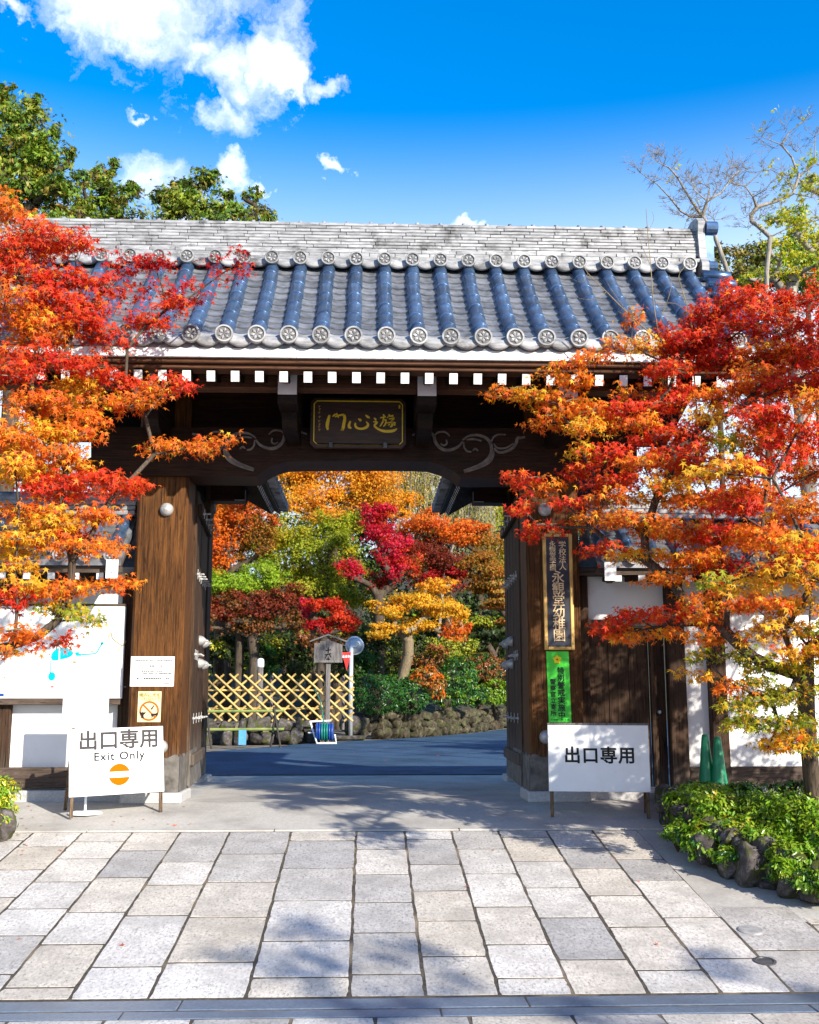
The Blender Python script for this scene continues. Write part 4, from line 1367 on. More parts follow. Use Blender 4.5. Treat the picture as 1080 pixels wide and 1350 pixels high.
# two notices pinned to the left pillar
a_, b_ = at(173, 865.5, 11.245), at(229, 905, 11.245)
nt = MB().span(a_.x, b_.x, 11.243, 11.2485, b_.z, a_.z).build('paper_notice', 'paper')
tag(nt, 'white printed paper notice pinned to the left gate pillar', 'notice')
m = MB()
W, H = b_.x - a_.x, a_.z - b_.z
for (u0, u1, v, h, f) in ((0.10, 0.94, 0.14, 0.013, 0.8), (0.25, 0.76, 0.32, 0.016, 0.8), (0.25, 0.72, 0.49, 0.014, 0.75), (0.25, 0.95, 0.57, 0.014, 0.75), (0.15, 0.9, 0.74, 0.016, 0.75), (0.78, 0.95, 0.90, 0.010, 0.8)):
    mark_lines(m, a_.x + u0 * W, a_.x + u1 * W, a_.z - v * H, 11.2425, h, f)
m.build('print', 'ink_grey', nt)['kind'] = 'stuff'
a_, b_ = at(182.5, 911.5, 11.245), at(211.5, 952, 11.245)
dn = MB().span(a_.x, b_.x, 11.243, 11.2485, b_.z, a_.z).build('pet_notice', 'paper_cream')
tag(dn, 'small cream notice with orange prohibition ring over dark animals on the left pillar', 'notice')
W, H = b_.x - a_.x, a_.z - b_.z
YN = 11.2425
text('lettering', '境内に犬を', 0.044, (a_.x + W * 0.5, YN, a_.z - H * 0.13), 'ink_olive', dn, 0.0012, extrude=0.0008)
text('lettering', 'つれないで', 0.044, (a_.x + W * 0.5, YN, a_.z - H * 0.26), 'ink_olive', dn, 0.0008, extrude=0.0008)
cx, cz, rr_ = a_.x + W * 0.5, a_.z - H * 0.64, W * 0.385
ring = [(cx + rr_ * math.cos(t), cz + rr_ * math.sin(t)) for t in np.linspace(0, 2 * math.pi, 33)]
MB().ribbon(ring, 0.018, YN, 0.001).build('prohibition_ring', 'brown_print', dn)
MB().ribbon([(cx - rr_ * 0.7, cz + rr_ * 0.7), (cx + rr_ * 0.7, cz - rr_ * 0.7)], 0.016, YN - 0.0006, 0.001).build('prohibition_bar', 'brown_print', dn)


def nq(u, v):                                      # fractions of the notice
    return (a_.x + W * u, a_.z - H * v)


flat_shape('animal_figure', [nq(*q) for q in ((0.08, 0.66), (0.17, 0.69), (0.22, 0.67), (0.28, 0.69), (0.37, 0.66), (0.33, 0.73), (0.27, 0.77), (0.28, 0.84), (0.31, 0.87), (0.17, 0.87), (0.18, 0.80), (0.12, 0.74))], 'ink', dn, YN - 0.002, 0.001)
flat_shape('animal_figure', [nq(*q) for q in ((0.57, 0.76), (0.64, 0.72), (0.78, 0.72), (0.88, 0.68), (0.88, 0.76), (0.85, 0.83), (0.82, 0.78), (0.70, 0.79), (0.62, 0.88), (0.62, 0.80))], 'ink', dn, YN - 0.002, 0.001)
flat_shape('animal_figure', [nq(*q) for q in ((0.56, 0.58), (0.60, 0.53), (0.64, 0.51), (0.66, 0.45), (0.71, 0.47), (0.68, 0.53), (0.64, 0.57), (0.60, 0.60))], 'ink', dn, YN - 0.002, 0.001)

# kindergarten board and green notice on the right pillar
a_, b_ = at(714.5, 703, 11.2), at(754.5, 857, 11.2)
W, H = 0.315, a_.z - b_.z
x0 = at(717, 780, 11.2).x
ks = tag(empty('kindergarten_sign', (x0 + W / 2, 11.235, b_.z)), 'tall navy signboard with gilt frame and gold vertical characters on right pillar', 'sign')
pn = MB().span(x0 + 0.03, x0 + W - 0.03, 11.218, 11.235, b_.z + 0.03, a_.z - 0.03).build('panel', 'navy', ks)
for (xa, xb, za, zb) in ((x0, x0 + 0.036, b_.z, a_.z), (x0 + W - 0.036, x0 + W, b_.z, a_.z), (x0 + 0.037, x0 + W - 0.037, b_.z, b_.z + 0.034), (x0 + 0.037, x0 + W - 0.037, a_.z - 0.034, a_.z)):
    MB().span(xa, xb, 11.205, 11.240, za, zb, 0.006).build('frame_bar', 'gold_frame', ks)
MB().span(x0 + W / 2 - 0.09, x0 + W / 2 + 0.07, 11.21, 11.238, a_.z + 0.001, a_.z + 0.035, 0.008).build('top_cap', 'gold_frame', ks)
xm = x0 + W / 2


def column(s, x, z_top, pitch, size, mat, parent, y, bold, sx=1.0):
    for i, ch in enumerate(s):
        text('lettering', ch, size, (x, y, z_top - pitch * (i + 0.5)), mat, parent, bold, sx=sx, extrude=0.002)


column('学校法人', xm + 0.052, a_.z - 0.085, 0.078, 0.082, 'gold_text', pn, 11.2165, 0.0005)
column('永観堂学園', xm - 0.052, a_.z - 0.085, 0.0625, 0.072, 'gold_text', pn, 11.2165, 0.0005)
column('永観堂幼稚園', xm, a_.z - 0.41, 0.122, 0.138, 'gold_text', pn, 11.2165, 0.0009)
zt = b_.z - 0.012
zb_ = at(735, 957, 11.2).z
xg = at(737, 905, 11.2).x
gw = 0.235
gs = MB()
gs.add([(xg - gw / 2, 11.243, zt), (xg + gw / 2, 11.243, zt), (xg + gw / 2 + 0.012, 11.236, zb_), (xg - gw / 2 + 0.012, 11.236, zb_), (xg - gw / 2, 11.247, zt), (xg + gw / 2, 11.247, zt), (xg + gw / 2 + 0.012, 11.240, zb_), (xg - gw / 2 + 0.012, 11.240, zb_)],
       [(0, 3, 2, 1), (4, 5, 6, 7), (0, 1, 5, 4), (1, 2, 6, 5), (2, 3, 7, 6), (3, 0, 4, 7)])
gs = gs.build('police_notice', 'green_sheet', None, fix=True)
tag(gs, 'bright green vertical notice with yellow flower emblem on the right pillar', 'notice')
hh = zt - zb_
column('特別警戒実施中', xg + 0.030, zt - 0.165, 0.076, 0.078, 'ink', gs, 11.233, 0.0007)
column('警察官立寄所', xg - 0.055, zt - 0.285, 0.064, 0.062, 'ink', gs, 11.233, 0.0005)
ex, ez = xg - 0.005, zt - 0.085
star = []
for k in range(10):
    r_ = 0.050 if k % 2 == 0 else 0.034
    t = math.pi / 2 + k * math.pi / 5
    star.append((ex + r_ * math.cos(t), ez + r_ * math.sin(t)))
flat_shape('emblem', star, 'yellow_print', gs, 11.2385, 0.002)
flat_shape('emblem_centre', [(ex + 0.010 * math.cos(t), ez + 0.010 * math.sin(t)) for t in np.linspace(0, 2 * math.pi, 9)[:-1]], 'brown_print', gs, 11.236, 0.002)
m = MB()
mark_lines(m, xg - 0.08, xg + 0.10, zb_ + 0.060, 11.234, 0.010, 0.6)
mark_lines(m, xg - 0.09, xg + 0.11, zb_ + 0.028, 11.2335, 0.014, 0.85)
m.build('print', 'ink', gs)['kind'] = 'stuff'

# two green cones behind the shrubs
for (px, lab, tilt) in ((929.5, 'green plastic cone behind the shrubs, the left of the pair', 0.02), (942.5, 'green plastic cone behind the shrubs, right of the pair, overlapping the dark post', -0.02)):
    q = at(px, 968 if px < 935 else 971, 10.9)
    zb = 0.60
    cn = tag(empty('traffic_cone', (q.x, 10.9 if px < 935 else 10.82, zb)), lab, 'cone', 'green cones by the wall')
    h = q.z - zb
    o = Vector((q.x, 10.9 if px < 935 else 10.82, zb))
    MB().lathe([(0.105, 0.03), (0.098, 0.06), (0.036, h - 0.03), (0.030, h - 0.008), (0.018, h), (0.004, h)], o, 'z', 22).build('cone_body', 'cone_green', cn, True)
    MB().box(o + Vector((0, 0, 0.016)), (0.30, 0.30, 0.03), 0.01).build('cone_base', 'cone_green', cn)

# ------------------------------------------------------------------ inside the gate
ZG = 0.63


def rock_mesh(seed, mat, sub=3, rough=0.30):
    import bmesh
    r = np.random.default_rng(seed)
    bm = bmesh.new()
    bmesh.ops.create_icosphere(bm, subdivisions=sub, radius=0.5)
    dirs = np.concatenate([np.array([(1, 0, 0), (-1, 0, 0), (0, 1, 0), (0, -1, 0), (0, 0, 1), (0, 0, -1)]) + r.normal(0, 0.28, (6, 3)), r.normal(size=(7, 3))])
    dirs /= np.linalg.norm(dirs, axis=1)[:, None]
    offs = np.concatenate([r.uniform(0.30, 0.40, 6), r.uniform(0.36, 0.48, 7)])
    ph = r.uniform(0, 6.28, 6)
    for v in bm.verts:
        n = np.array(v.co) / 0.5
        d = 0.5
        for dd, oo in zip(dirs, offs):
            c = float(n @ dd)
            if c > 0.05:
                d = min(d, oo / c)
        d *= 1 + r.normal(0, 0.012) + rough * 0.16 * (math.sin(n[0] * 7 + ph[0]) * math.sin(n[1] * 8 + ph[1]) + math.sin(n[2] * 9 + ph[2]) * math.sin(n[0] * 11 + ph[3]) * 0.7)
        v.co = Vector(n * d)
    me = bpy.data.meshes.new('stone')
    bm.to_mesh(me)
    bm.free()
    me.materials.append(MATS[mat])
    me.polygons.foreach_set('use_smooth', [True] * len(me.polygons))
    return me


ROCK = [rock_mesh(100 + i, 'stone') for i in range(7)]
ROCKT = [rock_mesh(200 + i, 'stone_tan') for i in range(7)]


def stone_run(parent, path, z0, h, size, rocks, depth=0.3, rows=2):
    """Rubble laid along a plan line, row on row."""
    P = [Vector((x, y, 0)) for x, y in path]
    L = [0]
    for a, b in zip(P, P[1:]):
        L.append(L[-1] + (b - a).length)
    for r in range(rows):
        hh = h / rows
        d = rng.uniform(0, size * 0.5)
        while d < L[-1]:
            w = size * rng.choice([0.55, 0.8, 1.0, 1.3, 1.75])
            i = int(np.searchsorted(L, d) - 1)
            i = max(0, min(i, len(P) - 2))
            t = (d - L[i]) / max(1e-6, L[i + 1] - L[i])
            c = P[i].lerp(P[i + 1], t)
            dirv = (P[i + 1] - P[i]).normalized()
            zz = (z0(c.y) if callable(z0) else z0) + hh * (r + 0.45) + rng.uniform(-0.02, 0.02)
            inst('stone', rocks[rng.integers(len(rocks))], parent, (c.x + rng.uniform(-0.03, 0.03), c.y + rng.uniform(-0.04, 0.04) + 0.05 * r, zz),
                 Euler((rng.uniform(-0.3, 0.3), rng.uniform(-0.3, 0.3), math.atan2(dirv.y, dirv.x) + rng.uniform(-0.2, 0.2) + (math.pi if rng.random() < 0.5 else 0))),
                 (w * 1.22, depth * rng.uniform(0.9, 1.3), hh * rng.uniform(1.1, 2.0)))
            d += w * 0.98


wl_ = tag(empty('stone_wall', (-4, 24.6, ZG)), 'low mossy stone wall below the bamboo fence', 'stone wall')
stone_run(wl_, [(-9, 25.0), (-4, 25.3), (-1.25, 25.9)], ZG, 0.55, 0.36, ROCK, 0.4)
MB().span(-9, -1.4, 26.0, 28.0, ZG - 0.02, ZG + 0.46).build('bank', 'soil', wl_)
we = [flat_pt(px, py, ZG) for px, py in ((474, 974.5), (560, 970.5), (620, 965), (668, 958.5), (720, 954))]
wr_ = tag(empty('stone_wall', (we[1].x, we[1].y, ZG)), 'low tan stone wall under the clipped hedges beyond the gate', 'stone wall')
stone_run(wr_, [(p.x, p.y + 0.3) for p in we], ZG, 0.66, 0.34, ROCKT, 0.4, 3)
bigp = flat_pt(470, 975, ZG)
o = inst('boulder', ROCK[2], None, (bigp.x - 0.05, bigp.y + 0.45, ZG + 0.36), Euler((0.1, 0.2, 0.4)), (0.85, 0.6, 0.8))
tag(o, 'upright brown boulder behind the mirror pole base', 'boulder')

# bamboo lattice fence
FY = 25.9
f0, f1 = at(150, 890, FY), at(467, 890, FY)
zb, zt = at(300, 951, FY).z, at(300, 889, FY).z
fence = tag(empty('bamboo_fence', ((f0.x + f1.x) / 2, FY, zb)), 'pale yellow bamboo lattice fence with crossed diagonal poles', 'fence')
hh = zt - zb
pitch = 18.6 / 1420 * FY
run = hh * 1.12
n_ = int((f1.x - f0.x) / pitch) + 4
for d in (-1, 1):
    for i in range(-3, n_ + 1):
        xa = f0.x + i * pitch
        xb = xa + run
        p0, p1 = Vector((xa, 0, zb)), Vector((xb, 0, zt))
        if d < 0:
            p0, p1 = Vector((xb, 0, zb)), Vector((xa, 0, zt))
        lo_t, hi_t = 0.0, 1.0
        for lim, sgn in ((f0.x, 1), (f1.x, -1)):
            ta = (lim - p0.x) / (p1.x - p0.x)
            inside0 = (p0.x - lim) * sgn > 0
            inside1 = (p1.x - lim) * sgn > 0
            if not inside0 and not inside1:
                lo_t, hi_t = 1, 0
            elif not inside0:
                lo_t = max(lo_t, ta)
            elif not inside1:
                hi_t = min(hi_t, ta)
        if hi_t - lo_t < 0.12:
            continue
        a, b = p0.lerp(p1, lo_t), p0.lerp(p1, hi_t)
        yy = FY + (0.022 if d > 0 else -0.022)
        b.z += rng.uniform(-0.02, 0.03)
        MB().tube([(a.x, yy, a.z), (b.x, yy, b.z)], [0.026, 0.024], 7).build('bamboo_pole', 'bamboo', fence)
for zz in (zb + hh * 0.27, zb + hh * 0.66):
    MB().tube([(f0.x, FY + 0.06, zz), (f1.x, FY + 0.06, zz)], 0.024, 7).build('bamboo_rail', 'bamboo', fence)
for i in range(4):
    x = f0.x + 0.3 + i * 1.7
    MB().tube([(x, FY + 0.11, zb - 0.2), (x, FY + 0.11, zt - 0.03)], 0.035, 8).build('fence_post', 'wood_grey', fence)

# low barrier of green bamboo on dark trestles
BY = 23.4
bx0, bx1 = at(225, 940, BY), at(375, 940, BY)
ba = tag(empty('bamboo_barrier', ((bx0.x + bx1.x) / 2, BY, ZG)), 'low barrier of two mossy green bamboo bars on dark trestles', 'barrier')
for py in (938, 962):
    zz = at(320, py, BY).z
    MB().tube([(bx0.x, BY, zz), (bx1.x, BY, zz + 0.01)], 0.030, 8).build('bar', 'bamboo_green', ba)
for px in (228, 272, 362):
    x = at(px, 960, BY).x
    zz = at(320, 932, BY).z
    MB().tube([(x - 0.02, BY - 0.03, zz), (x + 0.16, BY - 0.28, ZG)], 0.022, 6).build('leg', 'rope', ba)
    MB().tube([(x + 0.02, BY + 0.03, zz), (x - 0.10, BY + 0.28, ZG)], 0.022, 6).build('leg', 'rope', ba)
q = at(320, 963, BY - 0.06)
hc = MB().span(q.x - 0.08, q.x + 0.08, BY - 0.075, BY - 0.062, q.z - 0.30, q.z + 0.01).build('blue_card', 'light_blue')
tag(hc, 'plain light blue card hanging from the low bamboo barrier', 'card')

# garden hose on a reel
RY = 25.0
q = flat_pt(428, 981, ZG)
RY = q.y
hr = tag(empty('hose_reel', (q.x, RY, ZG)), 'blue and green hose wound on a white framed reel', 'hose reel')
s_ = RY / 1420
x0, x1 = q.x - 13 * s_, q.x + 14 * s_
MB().tube([(x0 - 0.12, RY + 0.25, ZG + 0.50), (x0 + 0.06, RY - 0.1, ZG + 0.02), (x1 + 0.02, RY - 0.1, ZG + 0.02), (x1 - 0.02, RY + 0.1, ZG + 0.20)], 0.022, 8).build('frame', 'white_paint', hr)
MB().tube([(x0 - 0.12, RY + 0.25, ZG + 0.50), (x1 - 0.12, RY + 0.25, ZG + 0.52)], 0.022, 8).build('frame', 'white_paint', hr)
MB().tube([(x0 - 0.16, RY + 0.12, ZG + 0.25), (x0 + 0.02, RY + 0.12, ZG + 0.25)], 0.018, 8).build('crank_handle', 'white_paint', hr)
for i, mt in enumerate(['blue_plastic', 'blue_plastic', 'hose_green', 'hose_green', 'hose_green', 'blue_plastic', 'blue_plastic']):
    xa = x0 + 0.02 + i * 0.058
    pr = [(0.17, 0.0), (0.20, 0.012), (0.215, 0.029), (0.20, 0.046), (0.17, 0.058)]
    MB().lathe(pr, (xa, RY + 0.10, ZG + 0.27), 'x', 16).build('hose_coil', mt, hr, True)
MB().tube([(x0 + 0.2, RY + 0.2, ZG + 0.45), (x0 + 0.16, RY + 0.3, ZG + 0.7), (x0 + 0.10, RY + 0.2, ZG + 1.0), (x0 - 0.02, RY - 0.05, ZG + 1.25)], 0.014, 6).build('hose', 'hose_green', hr)

# wooden notice board with a little roof
NY = 25.75
nb_c = at(433, 858, NY)
zt_, zb2 = at(433, 846, NY).z, at(433, 873, NY).z
nb = tag(empty('wooden_notice_board', (nb_c.x, NY, ZG)), 'weathered grey wooden notice board with small gabled roof on one post', 'notice board')
hw_ = 18.5 / 1420 * NY
MB().span(nb_c.x - 0.055, nb_c.x + 0.055, NY + 0.02, NY + 0.10, ZG, zt_ + 0.05, 0.008).build('post', 'wood_grey', nb)
for i in range(5):
    a = nb_c.x - hw_ + i * hw_ * 0.4
    MB().span(a + 0.002, a + hw_ * 0.4 - 0.002, NY - 0.02, NY + 0.012, zb2, zt_ - 0.02 + (0.08 if i == 2 else 0.03 if i in (1, 3) else -0.01)).build('board', 'wood_grey', nb)
for s in (-1, 1):
    m = MB()
    xe, ze = nb_c.x + s * (hw_ + 0.10), zt_ - 0.015
    m.prism([(nb_c.x, zt_ + 0.14), (xe, ze), (xe, ze + 0.03), (nb_c.x, zt_ + 0.175)], NY - 0.13, NY + 0.15, 'xz')
    m.build('roof_board', 'wood_grey', nb, fix=True)
MB().span(nb_c.x - hw_, nb_c.x + hw_, NY - 0.035, NY - 0.021, zb2 - 0.01, zb2 + 0.04).build('bottom_rail', 'wood_grey', nb)
MB().span(nb_c.x - 0.03, nb_c.x + 0.03, NY - 0.035, NY - 0.021, (zt_ + zb2) / 2 + 0.1, zt_ + 0.12).build('centre_strip', 'wood_grey', nb)
m = MB()
for pts in ([(-0.06, 0.08), (0.06, 0.10)], [(0, 0.16), (0.0, 0.02)], [(-0.08, -0.02), (0.07, 0.01)], [(-0.02, 0.0), (-0.07, -0.10)], [(0.02, 0.0), (0.07, -0.08)], [(-0.05, -0.12), (0.05, -0.12)], [(0, -0.06), (0.0, -0.17)]):
    m.ribbon([(nb_c.x + a, (zt_ + zb2) / 2 - 0.05 + b) for a, b in pts], 0.028, NY - 0.022, 0.003)
m.build('brush_marks', 'ink', nb)

# mirror pole with red triangular sign
q = flat_pt(462, 975, ZG)
MY = q.y
mp0 = tag(empty('mirror_pole', (q.x, MY, ZG)), 'pale steel pole with round traffic mirror and red triangular stop sign', 'traffic sign')
MB().tube([(q.x, MY, ZG + 0.05), (q.x, MY, at(463, 846, MY).z)], 0.055, 14).build('pole', 'steel', mp0, True)
MB().span(q.x - 0.38, q.x + 0.38, MY - 0.18, MY + 0.2, ZG, ZG + 0.10, 0.02).build('foot_block', 'stone', mp0)
c = at(466, 851, MY)
mi = MB().lathe([(0.235, 0), (0.245, 0.02), (0.235, 0.05), (0.20, 0.045), (0.12, 0.06), (0.01, 0.068)], (c.x + 0.03, MY + 0.10, c.z), '-y', 32).build('mirror', 'steel', mp0, True)
MB().lathe([(0.205, 0), (0.205, 0.012), (0.12, 0.026), (0.01, 0.034)], (c.x + 0.03, MY + 0.052, c.z), '-y', 32).build('mirror_glass', 'mirror_face', mi, True)
MB().span(c.x - 0.06, c.x + 0.10, MY - 0.02, MY + 0.03, c.z - 0.05, c.z + 0.12, 0.01).build('clamp', 'steel', mp0)
ta = [at(px, py, MY - 0.07) for px, py in ((450.5, 860), (463, 860), (457.2, 884))]
tri = MB().prism([(p.x, p.z) for p in ta], MY - 0.08, MY - 0.065, 'xz').build('stop_sign', 'red_sign', mp0, fix=True)
tc_ = Vector(((ta[0].x + ta[1].x) / 2, MY - 0.081, ta[0].z - 0.11))
text('lettering', '止まれ', 0.070, tc_, 'sign_white', tri, 0.003, extrude=0.001)
MB().tube([(c.x - 0.25, MY + 0.02, c.z + 0.0)] + [(c.x - 0.2, MY, c.z)], 0.01, 5).build('bolt', 'steel', mp0)
# pale lamp post behind the fence
q = at(343, 900, 26.2)
lp = tag(empty('bollard_lamp', (q.x, 26.2, ZG)), 'slim grey bollard lamp standing behind the bamboo fence', 'lamp')
MB().tube([(q.x, 26.2, ZG), (q.x, 26.2, at(343, 880, 26.2).z)], 0.07, 14).build('post', 'wood_grey', lp)
MB().lathe([(0.075, 0), (0.085, 0.03), (0.085, 0.16), (0.07, 0.20), (0.02, 0.22)], (q.x, 26.2, at(343, 880, 26.2).z), 'z', 16).build('lamp_head', 'white_paint', lp, True)

# ------------------------------------------------------------------ foliage helpers
def unit(a):
    return a / np.maximum(1e-9, np.linalg.norm(a, axis=1))[:, None]


def t_maple():
    tips = [(-125, 0.52), (-60, 0.88), (0, 1.05), (60, 0.88), (125, 0.52)]
    rim, prev = [(0, -0.22)], None
    pts = []
    for i, (a, r) in enumerate(tips):
        t = math.radians(90 - a)
        if i:
            tm = math.radians(90 - (a + tips[i - 1][0]) / 2)
            pts.append((0.245 * math.cos(tm), 0.245 * math.sin(tm), 0.0))
        pts.append((r * math.cos(t), r * math.sin(t), -0.24 * r))
    pts.append((0.0, -0.16, 0.02))
    v = [(0, 0, 0.05)] + pts
    n = len(pts)
    f = [(0, 1 + (i + 1) % n, 1 + i) for i in range(n)]
    return np.array(v), np.array(f)


def t_tri_lobe():
    v = [(0, -0.3, 0), (-0.75, 0.25, -0.08), (-0.2, 0.22, 0.04), (0, 1.0, -0.12), (0.2, 0.22, 0.04), (0.75, 0.25, -0.08)]
    return np.array(v), np.array([(0, 2, 1), (0, 4, 2), (0, 5, 4), (2, 4, 3)])


def t_oval():
    v = [(0, -0.9, 0), (0.33, -0.2, 0.06), (0.27, 0.45, 0.04), (0, 0.95, -0.06), (-0.27, 0.45, 0.04), (-0.33, -0.2, 0.06), (0, 0.1, -0.03)]
    return np.array(v), np.array([(0, 1, 6), (1, 2, 6), (2, 3, 6), (3, 4, 6), (4, 5, 6), (5, 0, 6)])


def t_needle():
    v = [(0, -1, 0), (0.22, 0, 0.05), (0, 1, 0), (-0.22, 0, 0.05), (0.75, 0.55, 0), (-0.75, 0.55, 0)]
    return np.array(v), np.array([(0, 1, 2), (0, 2, 3), (0, 4, 1), (0, 3, 5)])


TPL = {'maple': t_maple(), 'lobe': t_tri_lobe(), 'oval': t_oval(), 'needle': t_needle()}


def leaf_obj(name, P, Nrm, Tip, S, Cc, tpl, mat, parent):
    tv, tf = TPL[tpl]
    Nrm = unit(Nrm)
    Tip = unit(Tip - (Tip * Nrm).sum(1)[:, None] * Nrm)
    Side = np.cross(Tip, Nrm)
    V = (P[:, None, :] + S[:, None, None] * (tv[None, :, 0, None] * Side[:, None, :] + tv[None, :, 1, None] * Tip[:, None, :] + tv[None, :, 2, None] * Nrm[:, None, :]))
    n, k = len(P), len(tv)
    V = V.reshape(-1, 3)
    F = (tf[None] + (np.arange(n) * k)[:, None, None]).reshape(-1, 3)
    lo, hi = V.min(0), V.max(0)
    o = np.array([(lo[0] + hi[0]) / 2, (lo[1] + hi[1]) / 2, lo[2]])
    V = V - o
    me = bpy.data.meshes.new(name)
    me.vertices.add(len(V))
    me.vertices.foreach_set('co', V.astype(np.float32).ravel())
    me.loops.add(len(F) * 3)
    me.loops.foreach_set('vertex_index', F.astype(np.int32).ravel())
    me.polygons.add(len(F))
    me.polygons.foreach_set('loop_start', np.arange(0, len(F) * 3, 3, dtype=np.int32))
    me.polygons.foreach_set('loop_total', np.full(len(F), 3, dtype=np.int32))
    ca = me.color_attributes.new('Col', 'FLOAT_COLOR', 'POINT')
    C4 = np.ones((len(V), 4), np.float32)
    C4[:, :3] = np.repeat(Cc, k, axis=0)
    ca.data.foreach_set('color', C4.ravel())
    me.materials.append(MATS[mat])
    me.update(calc_edges=True)
    ob = bpy.data.objects.new(name, me)
    COL.objects.link(ob)
    place(ob, Vector(o), parent)
    ob['kind'] = 'stuff'
    return ob


PAL = {   # leaf colours, several per kind
    'R': [(0.60, 0.028, 0.010), (0.66, 0.050, 0.012), (0.48, 0.012, 0.010), (0.70, 0.088, 0.014)],
    'D': [(0.40, 0.008, 0.012), (0.50, 0.015, 0.014), (0.32, 0.008, 0.010), (0.56, 0.035, 0.014)],
    'O': [(0.71, 0.13, 0.011), (0.75, 0.185, 0.013), (0.65, 0.075, 0.011), (0.75, 0.25, 0.018), (0.54, 0.15, 0.018)],
    'Y': [(0.78, 0.42, 0.02), (0.76, 0.32, 0.018), (0.78, 0.50, 0.035), (0.62, 0.38, 0.03)],
    'G': [(0.27, 0.33, 0.025), (0.18, 0.25, 0.02), (0.42, 0.40, 0.025), (0.11, 0.17, 0.015), (0.55, 0.44, 0.03)],
    'C': [(0.60, 0.012, 0.045), (0.68, 0.03, 0.06), (0.48, 0.01, 0.03)],
    'OY': [(0.76, 0.30, 0.02), (0.80, 0.42, 0.025), (0.74, 0.22, 0.015), (0.78, 0.50, 0.04)],
    'YG': [(0.30, 0.36, 0.022), (0.46, 0.44, 0.025), (0.20, 0.29, 0.02), (0.60, 0.42, 0.025), (0.12, 0.19, 0.015)],
    'LG': [(0.28, 0.42, 0.025), (0.36, 0.46, 0.03), (0.20, 0.33, 0.02)],
    'DR': [(0.22, 0.025, 0.012), (0.30, 0.04, 0.015), (0.18, 0.05, 0.02)],
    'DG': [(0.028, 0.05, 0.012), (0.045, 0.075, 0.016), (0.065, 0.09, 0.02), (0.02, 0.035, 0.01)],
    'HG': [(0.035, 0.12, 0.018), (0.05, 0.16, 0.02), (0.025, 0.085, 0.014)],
    'OB': [(0.42, 0.17, 0.02), (0.50, 0.13, 0.02), (0.30, 0.16, 0.02), (0.24, 0.20, 0.03)],
    'BR': [(0.26, 0.09, 0.03), (0.36, 0.12, 0.03), (0.16, 0.10, 0.02)],
    'W': [(0.34, 0.32, 0.14), (0.44, 0.40, 0.16), (0.26, 0.27, 0.10), (0.55, 0.42, 0.08)],
    'E': [(0.11, 0.21, 0.014), (0.17, 0.29, 0.018), (0.055, 0.12, 0.012), (0.28, 0.34, 0.022), (0.07, 0.14, 0.03), (0.32, 0.26, 0.025)],
    'EO': [(0.14, 0.14, 0.02), (0.22, 0.19, 0.03), (0.10, 0.11, 0.02), (0.30, 0.19, 0.03)],
    'LY': [(0.62, 0.52, 0.03), (0.72, 0.60, 0.04), (0.45, 0.46, 0.04), (0.30, 0.36, 0.03)],
    'S': [(0.10, 0.25, 0.012), (0.16, 0.33, 0.016), (0.24, 0.38, 0.02), (0.07, 0.17, 0.010), (0.34, 0.40, 0.03)],
}


def pick(pal, n, spread=0.25):
    c = np.array(PAL[pal])
    a, b = c[rng.integers(len(c), size=n)], c[rng.integers(len(c), size=n)]
    w = rng.random(n)[:, None]
    return (a * w + b * (1 - w)) * rng.uniform(1 - spread, 1 + spread, n)[:, None]


class Cloud:
    def __init__(self):
        self.P, self.N, self.T, self.S, self.C = [], [], [], [], []

    def put(self, P, Nn, T, S, C):
        for L, v in zip((self.P, self.N, self.T, self.S, self.C), (P, Nn, T, S, C)):
            L.append(v)

    def build(self, name, tpl, mat, parent):
        return leaf_obj(name, *[np.concatenate(v) for v in (self.P, self.N, self.T, self.S, self.C)], tpl, mat, parent)


def spray(cl, tw, c, rx, ry, rz, pal, n, size, per=9, up=0.55, mix=None):
    """A layered spray of leaves: rosettes at twig ends, drooping outwards."""
    c = np.array(c)
    m = max(3, n // per)
    a = rng.uniform(0, 2 * math.pi, m)
    r = np.sqrt(rng.uniform(0.02, 1, m))
    lay = rng.normal(0, 0.45, m)
    E = np.stack([np.cos(a) * r * rx, np.sin(a) * r * ry, lay * rz * np.sqrt(np.maximum(0.1, 1.1 - r * r)) + rz * 0.5 * (1 - r * r) - rz * 0.15], 1)
    for e in E if tw is not None else ():
        if rng.random() < 0.6:
            p0 = c + e * 0.12 + np.array([0, 0, -rz * 0.25])
            pm = c + e * 0.6 + np.array([rng.normal(0, 0.02), rng.normal(0, 0.02), -rz * 0.05])
            tw.append((p0, pm, c + e))
    k = rng.poisson(per, m) + 2
    base = np.repeat(E, k, axis=0)
    n = len(base)
    J = rng.normal(0, 1, (n, 3)) * np.array([0.8, 0.8, 0.45]) * size * 1.25
    P = base + J
    out = unit(np.stack([base[:, 0] / rx, base[:, 1] / ry, np.zeros(n)], 1) + rng.normal(0, 0.5, (n, 3)) * np.array([1, 1, 0.2]))
    Nn = np.array([0, 0, 1.0]) * up + out * 0.45 + rng.normal(0, 0.42, (n, 3)) + np.array([0.10, -0.28, 0])
    T = out * 0.8 + np.array([0, 0, -0.75]) + rng.normal(0, 0.35, (n, 3))
    S = size * rng.uniform(0.5, 1.2, n)
    C = np.repeat(pick(pal, m, 0.2), k, axis=0) * 0.55 + pick(pal, n, 0.2) * 0.45
    if mix:
        sel = rng.random(n) < mix[1]
        C[sel] = pick(mix[0], int(sel.sum()))
    cl.put(c + P, Nn, T, S, C)


